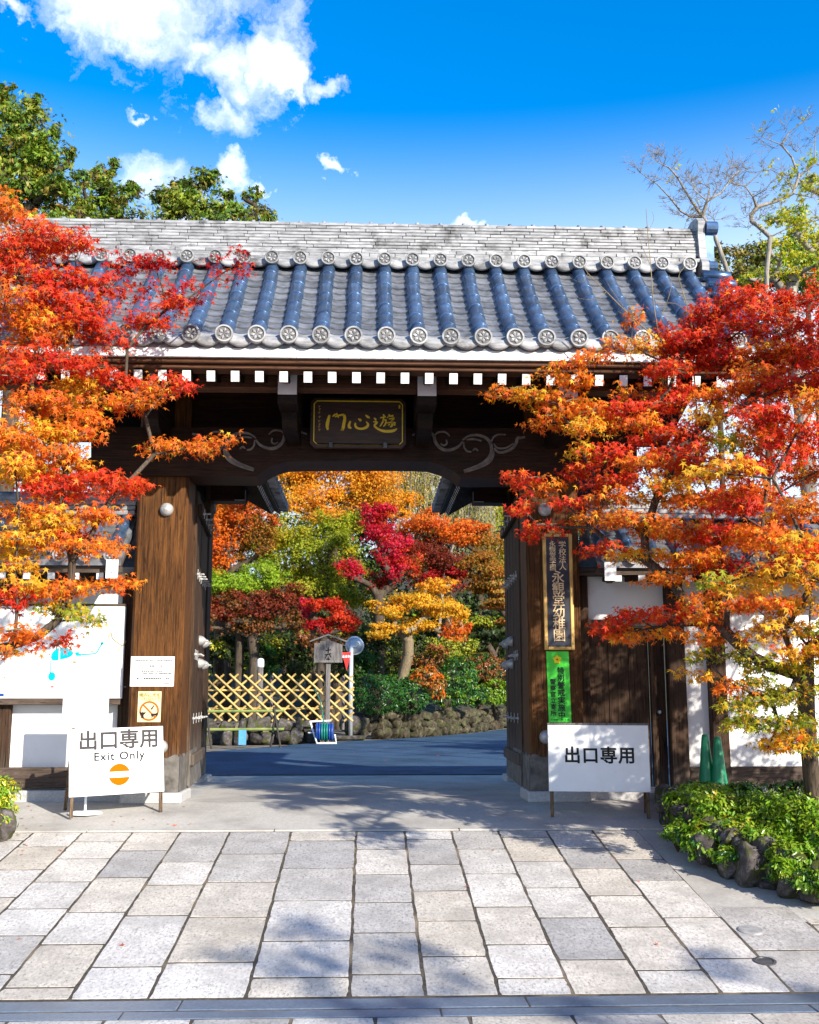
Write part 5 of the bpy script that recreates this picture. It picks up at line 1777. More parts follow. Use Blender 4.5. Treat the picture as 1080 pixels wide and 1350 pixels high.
def blob(cl, c, rx, ry, rz, pal, n, size, shell=0.55, clumps=14, mix=None, jag=0.35, nb=None):
    """A leafy mass: clumps spread through an ellipsoid, leaves turned outwards."""
    c = np.array(c)
    d = unit(rng.normal(size=(clumps, 3)))
    rad = rng.uniform(shell, 1.0, clumps)
    K = d * rad[:, None] * np.array([rx, ry, rz])
    idx = rng.integers(clumps, size=n)
    J = rng.normal(size=(n, 3)) * np.array([rx, ry, rz * 0.7]) * jag
    P = K[idx] + J
    out = unit(P / np.array([rx, ry, rz]))
    Nn = out * 0.7 + np.array([0, 0, 0.45]) + rng.normal(0, 0.5, (n, 3))
    T = out * 0.6 + np.array([0, 0, -0.5]) + rng.normal(0, 0.5, (n, 3))
    cc = pick(pal, clumps, 0.25)
    C = cc[idx] * 0.55 + pick(pal, n, 0.2) * 0.45
    if mix:
        sel = rng.random(clumps) < mix[1]
        ms = sel[idx]
        C[ms] = pick(mix[0], int(ms.sum()))
    cl.put(c + P, Nn, T, size * rng.uniform(0.65, 1.25, n), C)
    return c + K


class Grow:
    """Branches that join each target to the nearest part of the growing tree; radii by load."""
    def __init__(self, trunk):
        self.p = [np.array(q, float) for q in trunk]
        self.par = [-1] + list(range(len(trunk) - 1))
        self.load = [0] * len(trunk)

    def to(self, targets, wob=0.08, up=0.12, step=0.45, drop=0.0):
        T = [np.array(t, float) for t in targets]
        b0 = self.p[len(self.p) // 2]
        T.sort(key=lambda t: np.linalg.norm(t - b0))
        for t in T:
            A = np.array(self.p)
            d = np.linalg.norm(A - t, axis=1) + np.maximum(0, A[:, 2] - t[2]) * 1.2
            d[0] += 1.0
            i = int(np.argmin(d))
            s = self.p[i]
            L = np.linalg.norm(t - s)
            k = max(1, int(L / step))
            last = i
            for q in range(1, k + 1):
                f = q / k
                pt = s + (t - s) * f + np.array([0, 0, up * L * math.sin(math.pi * f)])
                if q < k:
                    pt = pt + rng.normal(0, wob, 3) * min(1, L)
                self.p.append(pt)
                self.par.append(last)
                self.load.append(0)
                last = len(self.p) - 1
            self.load[last] += 1

    def smooth(self, it=2):
        for _ in range(it):
            kids = {}
            for i, j in enumerate(self.par):
                kids.setdefault(j, []).append(i)
            new = [q.copy() for q in self.p]
            for i, j in enumerate(self.par):
                if j >= 0 and kids.get(i):
                    c = np.mean([self.p[k] for k in kids[i]], axis=0)
                    new[i] = 0.5 * self.p[i] + 0.25 * self.p[j] + 0.25 * c
            self.p = new

    def mesh(self, mb, r_tip, power=0.5, r_max=None, sides=6, thick=None):
        self.smooth()
        ld = list(self.load)
        for i in range(len(self.p) - 1, 0, -1):
            if self.par[i] >= 0:
                ld[self.par[i]] += max(ld[i], 0)
        R_ = [r_tip * max(1, l) ** power for l in ld]
        if r_max:
            R_ = [min(r, r_max) for r in R_]
        for i in range(1, len(self.p)):
            j = self.par[i]
            if j < 0:
                continue
            mb.tube([self.p[j], self.p[i]], [min(R_[j], R_[i] * 1.6), R_[i]], sides if R_[i] > r_tip * 2 else 4, cap=False)
        return R_


def twig_mesh(tw, parent, mat, r=0.0035):
    m = MB()
    for pts in tw:
        m.tube(pts, [r * 1.5, r * 1.1, r * 0.6], 3, cap=False)
    o = m.build('twigs', mat, parent, True)
    o['kind'] = 'stuff'
    return o


def px_targets(sprays):
    out = []
    for s in sprays:
        px, py, Y, rx, ry, pal = s[:6]
        q = at(px, py, Y)
        k = Y / FPX
        out.append((np.array(q), rx * k, ry * k, pal))
    return out


def x_lim(c):
    return c[0] < 0                                # left of the gate the crown stays fine-leaved


def maple(name, label, trunk, sprays, extra, leaf=0.044, dens=1.75, bark='bark', r_tip=0.0052):
    root = tag(empty(name, trunk[0]), label, 'tree')
    S = px_targets(sprays) + extra
    g = Grow(trunk)
    g.to([s[0] - np.array([0, 0, s[2] * 0.3]) for s in S], wob=0.05, up=0.05, step=0.3)
    m = MB()
    g.mesh(m, r_tip, 0.46, 0.075, 7)
    m.build('trunk', bark, root, True)
    cl, tw = Cloud(), []
    mixes = {'R': ('O', 0.15), 'O': ('Y', 0.16), 'Y': ('O', 0.20), 'G': ('Y', 0.22), 'D': ('R', 0.3)}
    for si, (c, rx, rz, pal) in enumerate(S):
        rz = rz * 1.06
        n = int(dens * (300 if si < len(sprays) or not sprays else 85) * (rx / 0.28) * (rz / 0.11))
        sub = 3
        for k in range(sub):
            cc = c + np.array([rng.normal(0, rx * 0.18), rng.normal(0, 0.13), rng.normal(0, rz * 0.2)])
            spray(cl, tw, cc, rx * rng.uniform(0.85, 1.08), max(0.16, rx * 0.8), rz * rng.uniform(0.75, 1.05), pal, n // sub, leaf * (1.0 if si < len(sprays) or not sprays or x_lim(c) else 1.4), mix=mixes.get(pal))
    cl.build('crown', 'maple', 'leaf_maple', root)
    twig_mesh(tw, root, 'bark_twig', 0.003)
    return root


# ------------------------------------------------------------------ the two maples that frame the gate
LEFT = [(10, 288, 9.0, 32, 20, 'O'), (48, 305, 8.9, 38, 18, 'O'), (15, 330, 8.6, 45, 20, 'R'), (68, 322, 8.8, 30, 16, 'R'), (30, 362, 8.5, 48, 20, 'R'), (92, 372, 8.7, 38, 18, 'R'),
        (60, 398, 8.4, 46, 20, 'R'), (15, 408, 8.2, 40, 24, 'O'), (112, 398, 8.6, 40, 15, 'R'), (165, 352, 8.9, 26, 10, 'D'), (205, 350, 9.0, 20, 10, 'D'), (150, 384, 8.8, 30, 12, 'R'),
        (215, 386, 9.0, 26, 10, 'D'), (255, 389, 9.0, 22, 8, 'D'), (288, 357, 9.1, 22, 6, 'D'), (314, 345, 9.1, 10, 5, 'D'), (232, 411, 9.0, 20, 10, 'R'), (192, 420, 8.8, 28, 13, 'R'),
        (100, 430, 8.5, 45, 18, 'R'), (45, 440, 8.3, 46, 18, 'O'), (150, 448, 8.7, 34, 11, 'R'), (60, 474, 8.3, 50, 16, 'R'), (20, 490, 8.1, 42, 18, 'R'), (112, 482, 8.5, 30, 12, 'R'),
        (150, 500, 8.7, 36, 11, 'R'), (205, 506, 8.9, 26, 10, 'O'), (240, 515, 8.9, 21, 10, 'R'), (180, 534, 8.8, 32, 12, 'O'), (100, 540, 8.4, 42, 15, 'O'), (40, 535, 8.1, 42, 17, 'O'),
        (60, 570, 8.2, 46, 17, 'Y'), (15, 580, 8.0, 34, 20, 'O'), (115, 577, 8.5, 34, 13, 'O'), (78, 602, 8.2, 40, 11, 'O'), (20, 620, 8.0, 36, 18, 'Y'), (95, 616, 8.3, 32, 10, 'Y'),
        (215, 592, 9.0, 26, 10, 'O'), (260, 588, 9.0, 26, 10, 'O'), (294, 580, 9.0, 18, 8, 'O'),
        (70, 646, 8.2, 42, 13, 'R'), (130, 641, 8.4, 40, 13, 'R'), (178, 641, 8.6, 25, 11, 'R'), (30, 670, 8.1, 38, 14, 'O'), (80, 690, 8.2, 42, 12, 'Y'), (128, 682, 8.4, 34, 10, 'O'),
        (28, 710, 8.1, 36, 14, 'Y'), (90, 722, 8.2, 44, 12, 'O'), (138, 716, 8.4, 26, 9, 'O'), (12, 742, 8.0, 26, 9, 'Y'),
        (40, 776, 8.1, 28, 12, 'Y'), (90, 780, 8.3, 32, 11, 'O'), (134, 775, 8.4, 22, 9, 'O'), (162, 768, 8.5, 15, 7, 'O'), (18, 795, 8.0, 28, 11, 'R'), (70, 806, 8.2, 40, 10, 'G'), (110, 815, 8.3, 22, 7, 'G'),
        (25, 836, 8.0, 32, 11, 'O'), (60, 846, 8.1, 20, 9, 'R'), (18, 862, 8.0, 26, 10, 'O')]
RIGHT = [(960, 392, 8.9, 34, 15, 'R'), (1010, 400, 8.8, 45, 18, 'R'), (1060, 395, 8.7, 38, 18, 'R'), (930, 412, 8.9, 26, 13, 'R'), (985, 430, 8.8, 40, 16, 'R'), (1045, 435, 8.6, 42, 18, 'R'), (918, 450, 9.0, 24, 12, 'D'),
         (950, 470, 8.9, 30, 14, 'D'), (1010, 470, 8.7, 40, 16, 'O'), (1065, 470, 8.5, 34, 18, 'R'), (845, 461, 9.0, 22, 9, 'Y'), (810, 457, 9.1, 15, 5, 'O'), (834, 422, 9.1, 12, 7, 'O'), (890, 482, 9.0, 17, 8, 'Y'),
         (782, 472, 9.0, 32, 8, 'O'), (742, 488, 9.1, 28, 8, 'O'), (762, 502, 9.0, 28, 8, 'O'), (668, 515, 9.1, 26, 8, 'O'), (705, 521, 9.1, 30, 11, 'O'), (740, 526, 9.0, 34, 13, 'O'), (780, 540, 8.9, 38, 14, 'O'),
         (728, 551, 9.0, 28, 10, 'O'), (768, 570, 8.9, 30, 9, 'Y'), (815, 550, 8.9, 24, 13, 'R'), (830, 522, 9.0, 20, 9, 'O'), (870, 530, 8.9, 30, 11, 'R'), (900, 512, 8.9, 30, 12, 'R'), (940, 520, 8.7, 36, 14, 'R'),
         (990, 510, 8.6, 40, 14, 'O'), (1040, 510, 8.4, 42, 16, 'R'), (1075, 530, 8.3, 30, 18, 'R'), (935, 555, 8.6, 24, 16, 'Y'), (962, 582, 8.6, 20, 13, 'G'), (898, 570, 8.7, 30, 13, 'R'), (858, 580, 8.7, 26, 11, 'R'),
         (1000, 555, 8.5, 42, 16, 'R'), (1050, 570, 8.3, 42, 18, 'R'), (800, 600, 8.8, 34, 10, 'R'), (762, 596, 8.9, 20, 8, 'O'), (850, 612, 8.6, 40, 13, 'O'), (900, 612, 8.5, 40, 14, 'R'), (950, 620, 8.4, 42, 15, 'O'),
         (1010, 612, 8.3, 46, 16, 'R'), (1065, 620, 8.1, 34, 18, 'O'), (688, 635, 9.1, 23, 10, 'R'), (722, 641, 9.0, 25, 10, 'O'), (810, 640, 8.8, 40, 12, 'R'), (870, 650, 8.6, 42, 14, 'O'), (930, 660, 8.4, 46, 15, 'O'),
         (990, 660, 8.3, 46, 16, 'R'), (1050, 670, 8.1, 42, 17, 'O'), (690, 671, 9.0, 12, 7, 'R'), (752, 665, 8.9, 25, 9, 'R'), (782, 686, 8.8, 30, 10, 'O'), (722, 693, 9.0, 22, 7, 'R'), (702, 702, 9.0, 9, 5, 'R'),
         (830, 690, 8.6, 40, 12, 'O'), (890, 700, 8.4, 42, 13, 'O'), (950, 702, 8.3, 42, 14, 'R'), (1010, 710, 8.1, 44, 14, 'O'), (1065, 716, 8.0, 34, 14, 'O'), (790, 722, 8.8, 25, 8, 'R'), (840, 731, 8.6, 36, 9, 'Y'),
         (900, 742, 8.4, 36, 10, 'O'), (960, 746, 8.3, 38, 12, 'D'), (1020, 756, 8.1, 42, 13, 'Y'), (1070, 760, 8.0, 25, 14, 'Y'),
         (800, 827, 8.7, 26, 8, 'R'), (840, 812, 8.6, 34, 10, 'R'), (885, 812, 8.5, 36, 11, 'R'), (868, 836, 8.5, 34, 8, 'O'), (822, 841, 8.7, 18, 6, 'O'), (920, 820, 8.4, 26, 10, 'O'), (912, 792, 8.4, 22, 8, 'O'),
         (1000, 802, 8.1, 36, 11, 'O'), (1050, 800, 7.9, 38, 12, 'Y'), (970, 930, 8.1, 24, 9, 'G'), (1035, 915, 8.0, 30, 11, 'G'), (1070, 915, 7.9, 26, 12, 'G'), (985, 870, 8.1, 24, 9, 'G'), (1070, 985, 7.9, 22, 10, 'G'), (945, 770, 8.3, 26, 9, 'G'), (1075, 860, 7.9, 22, 10, 'Y'), (880, 765, 8.5, 30, 9, 'O'), (930, 735, 8.4, 36, 11, 'R'), (985, 770, 8.2, 36, 11, 'O'), (960, 800, 8.3, 30, 10, 'O'), (1045, 860, 8.0, 30, 10, 'Y'), (1010, 880, 8.1, 28, 9, 'G'), (950, 840, 8.3, 26, 9, 'O'), (1000, 925, 8.1, 30, 10, 'G'), (1060, 735, 8.0, 36, 12, 'R'), (860, 700, 8.6, 32, 10, 'R'), (800, 660, 8.8, 34, 10, 'O'), (840, 560, 8.9, 34, 12, 'R'), (880, 600, 8.7, 34, 12, 'R'), (770, 620, 8.9, 26, 9, 'R'), (1030, 832, 8.0, 40, 11, 'Y'), (1076, 830, 7.9, 20, 12, 'G'), (990, 846, 8.1, 20, 8, 'O'), (930, 867, 8.3, 24, 8, 'G'), (920, 890, 8.3, 18, 7, 'O'),
         (962, 906, 8.2, 24, 8, 'O'), (992, 900, 8.1, 26, 8, 'G'), (1055, 880, 8.0, 26, 9, 'G'), (975, 956, 8.1, 24, 8, 'G'), (1010, 950, 8.0, 38, 10, 'G'), (1040, 972, 8.0, 28, 11, 'Y'), (1012, 985, 8.0, 18, 6, 'Y'), (1062, 950, 7.9, 26, 9, 'G')]
lx = []
for k_ in range(14):
    px_, py_ = rng.uniform(-20, 115), rng.uniform(300, 740)
    LEFT.append((px_, py_, rng.uniform(8.5, 9.2), rng.uniform(28, 44), rng.uniform(12, 18), 'R' if py_ < 500 else rng.choice(['O', 'Y', 'O', 'R'])))
for i in range(34):                                # the crown goes on outside the picture and towards the wall
    lx.append((np.array([rng.uniform(-5.6, -3.4), rng.uniform(7.6, 9.4), rng.uniform(2.6, 5.8)]), rng.uniform(0.22, 0.34), rng.uniform(0.08, 0.13), rng.choice(['R', 'O', 'O', 'Y'])))
maple('maple_tree', 'red and orange maple whose crown hangs into the left of the gate', [(-4.5, 9.0, 0.42), (-4.45, 8.95, 1.1), (-4.3, 8.9, 1.8), (-4.2, 8.85, 2.5), (-4.05, 8.8, 3.2)], LEFT, lx)
for k_ in range(32):
    px_, py_ = rng.uniform(860, 1095), rng.uniform(400, 780)
    if py_ > 700 and px_ < 930:
        continue
    RIGHT.append((px_, py_, rng.uniform(8.7, 9.3), rng.uniform(28, 44), rng.uniform(12, 18), 'R' if py_ < 520 else rng.choice(['O', 'R', 'O', 'R', 'Y'])))
def shift_hue(f, b):
    u = rng.random()
    if f == 'R' and b > 490 and u < 0.10:
        return 'O'
    if f == 'O' and b > 520 and u < 0.22:
        return 'Y'
    return f


RIGHT = [(a, b, c - (1.4 if a > 935 and 520 < b < 800 and i % 5 < 3 else 0), d, e, shift_hue(f, b)) for i, (a, b, c, d, e, f) in enumerate(RIGHT)]
rx_ = []
while len(rx_) < 125:                              # the rest of the crown, outside the right edge of the picture
    x_, y_, z_ = rng.uniform(3.4, 6.4), rng.uniform(6.8, 9.4), rng.uniform(2.3, 5.3)
    if len(rx_) < 30:
        x_, y_, z_ = rng.uniform(3.5, 4.9), rng.uniform(7.2, 8.7), rng.uniform(1.95, 2.9)
    if x_ > 0.44 * y_ + 0.12:
        rx_.append((np.array([x_, y_, z_]), rng.uniform(0.22, 0.36), rng.uniform(0.08, 0.13), rng.choice(['R', 'O', 'R', 'Y'])))
q0 = at(1068, 1000, 8.7)
maple('maple_tree', 'red, orange and yellow maple with dark stems rising from the right planter', [(q0.x + 0.03, 8.7, 0.55), (q0.x, 8.7, 1.1), (q0.x - 0.05, 8.65, 1.6), (q0.x - 0.02, 8.6, 2.2), (q0.x + 0.1, 8.6, 2.9)], RIGHT, rx_)

# ------------------------------------------------------------------ planters in front of the walls
pl = tag(empty('stone_planter', (2.9, 9.0, 0.35)), 'rubble stone planter edge holding the shrubs on the right', 'planter')
path = [(2.80, 10.2), (2.75, 9.75), (2.76, 9.3), (2.84, 8.85), (2.95, 8.5), (3.15, 8.2), (3.45, 7.98), (3.9, 7.8), (4.6, 7.65), (5.4, 7.55)]
stone_run(pl, path, lambda y: ground_z(y) - 0.02, 0.36, 0.15, ROCK, 0.22, 3)
q = at(990, 1140, 8.42)
for (px, py, Y, w, d, h) in ((990, 1142, 8.42, 0.30, 0.24, 0.36), (1040, 1166, 8.12, 0.22, 0.2, 0.2), (930, 1118, 8.85, 0.22, 0.2, 0.26), (1075, 1172, 7.95, 0.26, 0.24, 0.22), (960, 1140, 8.6, 0.18, 0.18, 0.22)):
    q = at(px, py, Y)
    inst('stone', ROCK[(px // 7) % 7], pl, q, Euler((0.1, 0.15, px * 0.37)), (w * 1.15, d * 1.15, h * 1.15))
sv = [(x + 0.10, y + 0.03, ground_z(y) + 0.27) for x, y in path] + [(8.0, 7.6, 0.45), (8.0, 11.4, 0.72), (2.9, 11.4, 0.70)]
MB().add(sv, [tuple(range(len(sv)))]).build('planter_soil', 'soil', pl)


def shrub(name, label, parts, pal, n, size, group, mix=None, tpl='oval', mat='leaf_gloss', clipped=False):
    cs = [(np.array(at(px, py, Y)), rx * Y / FPX, ry * Y / FPX) for px, py, Y, rx, ry in parts]
    b = min(cs, key=lambda t: t[0][2])[0]
    zb = min(c[2] - rz for c, rx, rz in cs)
    root = tag(empty(name, (cs[0][0][0], cs[0][0][1], zb)), label, 'shrub', group)
    cl = Cloud()
    m = MB()
    for c, rx, rz in cs:
        nn = int(n * 2.6 * rx * rz / 0.03)
        if clipped:
            nn = int(nn * 1.7)
            K = blob(cl, c, rx * 0.96, max(rx * 0.8, rz), rz * 0.96, pal, nn, size * 0.74, 0.86, max(40, nn // 14), mix, 0.07)
        else:
            K = blob(cl, c, rx, max(rx * 0.8, rz), rz, pal, nn, size, 0.35, max(14, nn // 26), mix, 0.17)
        for k in K[::(8 if clipped else 2)]:
            m.tube([(c[0], c[1], zb), tuple((c + k) / 2 - np.array([0, 0, 0.03])), tuple(k)], [0.006, 0.004, 0.002], 4, cap=False)
    m.build('stem', 'bark', root)
    cl.build('foliage', tpl, mat, root)
    return root


SG = 'clipped green shrubs in the right planter'
shrub('azalea_shrub', 'green shrub at the left corner of the right planter', [(900, 1062, 9.7, 24, 20), (925, 1052, 9.9, 26, 20), (905, 1085, 9.4, 20, 14)], 'S', 980, 0.0245, SG)
shrub('azalea_shrub', 'yellowish green shrub with reddish twigs in the middle of the right planter', [(945, 1068, 9.3, 38, 26), (975, 1098, 8.9, 38, 20), (930, 1098, 9.0, 26, 16)], 'S', 980, 0.0245, SG, ('YG', 0.22))
shrub('azalea_shrub', 'green shrub above the big front stone of the right planter', [(1010, 1072, 9.1, 42, 26), (1015, 1108, 8.6, 36, 22)], 'S', 980, 0.0245, SG)
shrub('azalea_shrub', 'bright green shrub spilling over the planter edge at the right', [(1055, 1085, 8.7, 42, 38), (1050, 1130, 8.25, 34, 28), (1090, 1115, 8.3, 38, 38)], 'S', 980, 0.026, SG)
shrub('azalea_shrub', 'low green shrub hanging over the curved corner of the planter', [(893, 1098, 9.3, 20, 14), (925, 1118, 8.85, 26, 13), (962, 1128, 8.55, 24, 12)], 'S', 980, 0.024, SG, ('HG', 0.3))
shrub('azalea_shrub', 'low green shrub hanging over the front stones at the right edge', [(1030, 1148, 8.1, 22, 14), (1070, 1160, 7.9, 26, 16), (1100, 1165, 7.8, 26, 16)], 'S', 980, 0.024, SG, ('HG', 0.2))
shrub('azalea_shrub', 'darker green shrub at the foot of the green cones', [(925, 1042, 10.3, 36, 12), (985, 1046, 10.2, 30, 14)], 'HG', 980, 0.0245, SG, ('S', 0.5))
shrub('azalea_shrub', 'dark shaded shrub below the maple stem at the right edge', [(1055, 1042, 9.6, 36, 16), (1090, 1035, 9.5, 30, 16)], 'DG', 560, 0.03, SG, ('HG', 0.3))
shrub('azalea_shrub', 'bright yellow-green shrub at the left edge of the forecourt', [(-6, 1045, 9.95, 26, 24), (-12, 1075, 9.85, 30, 22), (-45, 1060, 9.9, 30, 34)], 'S', 980, 0.025, 'shrub at the left edge', ('LY', 0.3))
pl2 = tag(empty('stone_planter', (-3.3, 9.7, 0.45)), 'rough stone edging below the shrub at the left edge', 'planter')
for (px, py, Y, w, h) in ((4, 1088, 9.8, 0.20, 0.30), (-25, 1100, 9.6, 0.26, 0.28), (-60, 1108, 9.5, 0.30, 0.3), (-95, 1112, 9.5, 0.3, 0.3)):
    q = at(px, py, Y)
    inst('stone', ROCK[abs(px) % 7], pl2, q, Euler((0.2, 0.1, px)), (w * 1.2, 0.26, h * 1.2))

# ------------------------------------------------------------------ trees beyond the gate
def bg_tree(name, label, clumps, leaf, dens, group, trunk_px=None, bark='bark', tpl='lobe', mat='leaf_maple', mix=None, cat='tree', r_tip=0.012, fan=0.75, ground=ZG, jag=0.36):
    cs = [(np.array(at(px, py, Y)), rx * Y / FPX, ry * Y / FPX, pal) for px, py, Y, rx, ry, pal in clumps]
    sat = []
    for c, rx, rz, pal in cs:
        for k in range(3 if tpl == 'lobe' else 2):
            a_ = rng.uniform(0, 2 * math.pi)
            f_ = rng.uniform(0.28, 0.55)
            sat.append((c + np.array([math.cos(a_) * rx * 1.05, rng.normal(0, rx * 0.4), math.sin(a_) * rz * 0.95]), rx * f_, rz * f_, pal))
    mean = np.mean([c[0] for c in cs], axis=0)
    cs = cs + sat
    b = np.array(at(trunk_px[0], trunk_px[1], trunk_px[2])) if trunk_px else np.array([mean[0], mean[1] + 0.3, ground])
    b[2] = ground
    root = tag(empty(name, b), label, cat, group)
    cl = Cloud()
    tg = []
    for c, rx, rz, pal in cs:
        rz = rz * (1.28 if rz < 0.36 else 1.05)
        n = int(dens * 7000 * (0.085 / leaf if leaf > 0.12 else 1.0) * rx * rz)
        K = blob(cl, c, rx * 1.05, max(rx, rz) * fan, rz * 1.05, pal, max(30, n), leaf * 0.76, 0.22, max(10, n // 150), mix, jag * rng.uniform(0.6, 0.9))
        tg += list(K[::max(1, len(K) // 9)])
    top = mean.copy()
    h = max(0.8, top[2] - b[2])
    g = Grow([b, b + (top - b) * 0.22 + rng.normal(0, 0.06, 3), b + (top - b) * 0.45 + rng.normal(0, 0.1, 3), b + (top - b) * 0.7 + rng.normal(0, 0.1, 3)])
    g.to(tg, wob=0.12, up=0.04, step=0.8)
    m = MB()
    g.mesh(m, r_tip, 0.45, 0.22, 6)
    m.build('trunk', bark, root, True)
    cl.build('crown', tpl, mat, root)
    return root


BG = 'autumn trees in the garden beyond the gate'
bg_tree('maple_tree', 'orange maple crown just right of the open left door', [(285, 690, 32, 38, 30, 'O'), (325, 678, 32, 36, 24, 'O'), (275, 735, 32, 26, 26, 'O'), (240, 700, 32, 40, 40, 'O'), (300, 640, 32, 40, 30, 'OY'), (345, 705, 32, 20, 18, 'OB'), (300, 715, 32.5, 36, 24, 'OB'), (290, 770, 32.5, 36, 18, 'OB')], 0.085, 0.7, BG, mix=('BR', 0.25))
bg_tree('maple_tree', 'golden orange maple filling the top of the gate opening', [(400, 640, 37, 42, 30, 'OY'), (450, 622, 37, 48, 26, 'OY'), (500, 642, 37, 42, 30, 'OY'), (430, 672, 37, 40, 20, 'OY'), (470, 585, 37, 60, 30, 'O'), (515, 665, 37, 26, 18, 'OY'), (380, 600, 37, 50, 30, 'OY')], 0.09, 0.56, BG)
bg_tree('maple_tree', 'yellow-green maple behind the bamboo fence', [(365, 700, 34, 36, 26, 'YG'), (408, 722, 34, 38, 32, 'YG'), (440, 760, 34, 32, 22, 'YG'), (352, 735, 34, 26, 20, 'YG'), (400, 775, 34, 34, 18, 'G'), (450, 700, 34, 26, 26, 'YG'), (470, 790, 33.5, 24, 20, 'G')], 0.085, 0.9, BG)
bg_tree('maple_tree', 'fresh light green maple spray left of the yellow-green one', [(306, 764, 30.5, 34, 13, 'LG'), (350, 752, 30.5, 26, 11, 'LG'), (278, 768, 30.5, 22, 11, 'LG'), (330, 772, 30.5, 26, 9, 'LG')], 0.08, 1.1, BG)
bg_tree('maple_tree', 'crimson maple in the middle of the gate opening', [(492, 690, 31.5, 20, 20, 'C'), (515, 715, 31.5, 22, 24, 'C'), (520, 745, 31.5, 16, 12, 'C'), (463, 745, 31.5, 15, 11, 'C'), (505, 670, 31.5, 14, 10, 'C'), (470, 757, 31.5, 10, 6, 'C'), (535, 735, 32, 16, 16, 'DR'), (500, 765, 32, 20, 12, 'DR')], 0.08, 0.9, BG, mix=('R', 0.3))
bg_tree('maple_tree', 'dark red maple low behind the left half of the bamboo fence', [(300, 800, 30, 28, 15, 'DR'), (345, 795, 30, 32, 14, 'DR'), (382, 786, 30, 20, 12, 'DR'), (270, 812, 30, 26, 14, 'DR'), (390, 815, 30, 16, 12, 'BR'), (325, 820, 30.4, 36, 12, 'BR')], 0.08, 1.0, BG, mix=('BR', 0.3))
bg_tree('maple_tree', 'small scarlet maple behind the wooden notice board', [(436, 797, 28.6, 22, 9, 'R'), (446, 818, 28.6, 20, 11, 'R'), (420, 826, 28.6, 16, 9, 'D'), (405, 800, 28.6, 8, 12, 'C')], 0.075, 1.2, BG)
bg_tree('maple_tree', 'bright yellow maple with pale slanting stems above the hedges', [(520, 802, 29.6, 26, 10, 'Y'), (560, 790, 29.6, 32, 11, 'Y'), (592, 804, 29.6, 26, 10, 'Y'), (505, 832, 29.6, 22, 9, 'Y'), (545, 824, 29.6, 26, 9, 'Y'), (602, 832, 29.6, 16, 10, 'O'), (575, 770, 29.6, 20, 8, 'OY')], 0.08, 1.2, BG, trunk_px=(506, 905, 30.3), bark='bark_twig')
bg_tree('maple_tree', 'orange maple with dark red lower layers on the right beyond the gate', [(558, 692, 35, 36, 16, 'O'), (600, 702, 35, 38, 16, 'O'), (640, 716, 35, 34, 16, 'OB'), (560, 722, 35, 26, 14, 'DR'), (600, 742, 34, 28, 16, 'DR'), (580, 764, 34, 32, 12, 'D'), (640, 750, 34, 30, 14, 'OB'), (545, 745, 34.5, 20, 14, 'OB')], 0.085, 0.9, BG)
bg_tree('maple_tree', 'tall yellow-green tree at the top right of the opening', [(615, 655, 41, 40, 34, 'YG'), (655, 690, 41, 34, 40, 'YG'), (600, 610, 41, 50, 30, 'YG'), (560, 640, 41, 24, 26, 'LY'), (690, 720, 41, 40, 40, 'YG'), (665, 740, 41, 26, 22, 'YG')], 0.11, 0.45, BG)
bg_tree('pine_tree', 'garden pine with flat brown and green layers beside the right door', [(640, 772, 37.5, 28, 7, 'OB'), (655, 800, 37.5, 26, 6, 'OB'), (625, 822, 37.5, 24, 6, 'G'), (668, 785, 37.5, 24, 6, 'OB'), (645, 838, 37.5, 26, 6, 'DG'), (680, 820, 37.5, 24, 7, 'OB')], 0.09, 1.2, BG, tpl='needle', mat='leaf_evergreen')
# weeping tree: long thin hanging strands
wt = tag(empty('weeping_tree', at(575, 900, 38.5).to_3d()), 'pale weeping tree with hanging grey-green strands above the right eaves', 'tree', BG)
wt.location.z = ZG
ORIG[wt.name] = Vector(wt.location)
g = Grow([tuple(ORIG[wt.name]), tuple(ORIG[wt.name] + Vector((0, 0, 3.5))), tuple(ORIG[wt.name] + Vector((0.1, 0, 6)))])
heads = [np.array(at(px, py, 38.5)) for px, py in ((525, 605), (545, 598), (560, 612), (575, 625), (605, 640), (625, 652), (640, 662), (535, 625), (618, 640))]
g.to(heads, 0.15, 0.1, 0.8)
m = MB()
g.mesh(m, 0.02, 0.45, 0.2, 6)
cl = Cloud()
for h in heads:
    for k in range(26):
        p = h + rng.normal(0, 1, 3) * np.array([0.35, 0.5, 0.3])
        L = rng.uniform(1.2, 2.9)
        q = p + np.array([rng.normal(0, 0.15), rng.normal(0, 0.1), -L])
        m.tube([p, (p + q) / 2 + np.array([rng.normal(0, 0.05), 0, 0]), q], [0.010, 0.007, 0.004], 3, cap=False)
        n = 26
        f = rng.random(n)[:, None]
        P = p + (q - p) * f + rng.normal(0, 0.05, (n, 3))
        cl.put(P, rng.normal(0, 1, (n, 3)) + np.array([0, -0.7, 0.3]), np.array([0, 0, -1.0]) + rng.normal(0, 0.3, (n, 3)), 0.07 * rng.uniform(0.6, 1.2, n), pick('W', n))
m.build('trunk', 'bark_pale', wt, True)
cl.build('crown', 'oval', 'leaf_maple', wt)
EG = 'dark evergreens at the back of the garden'
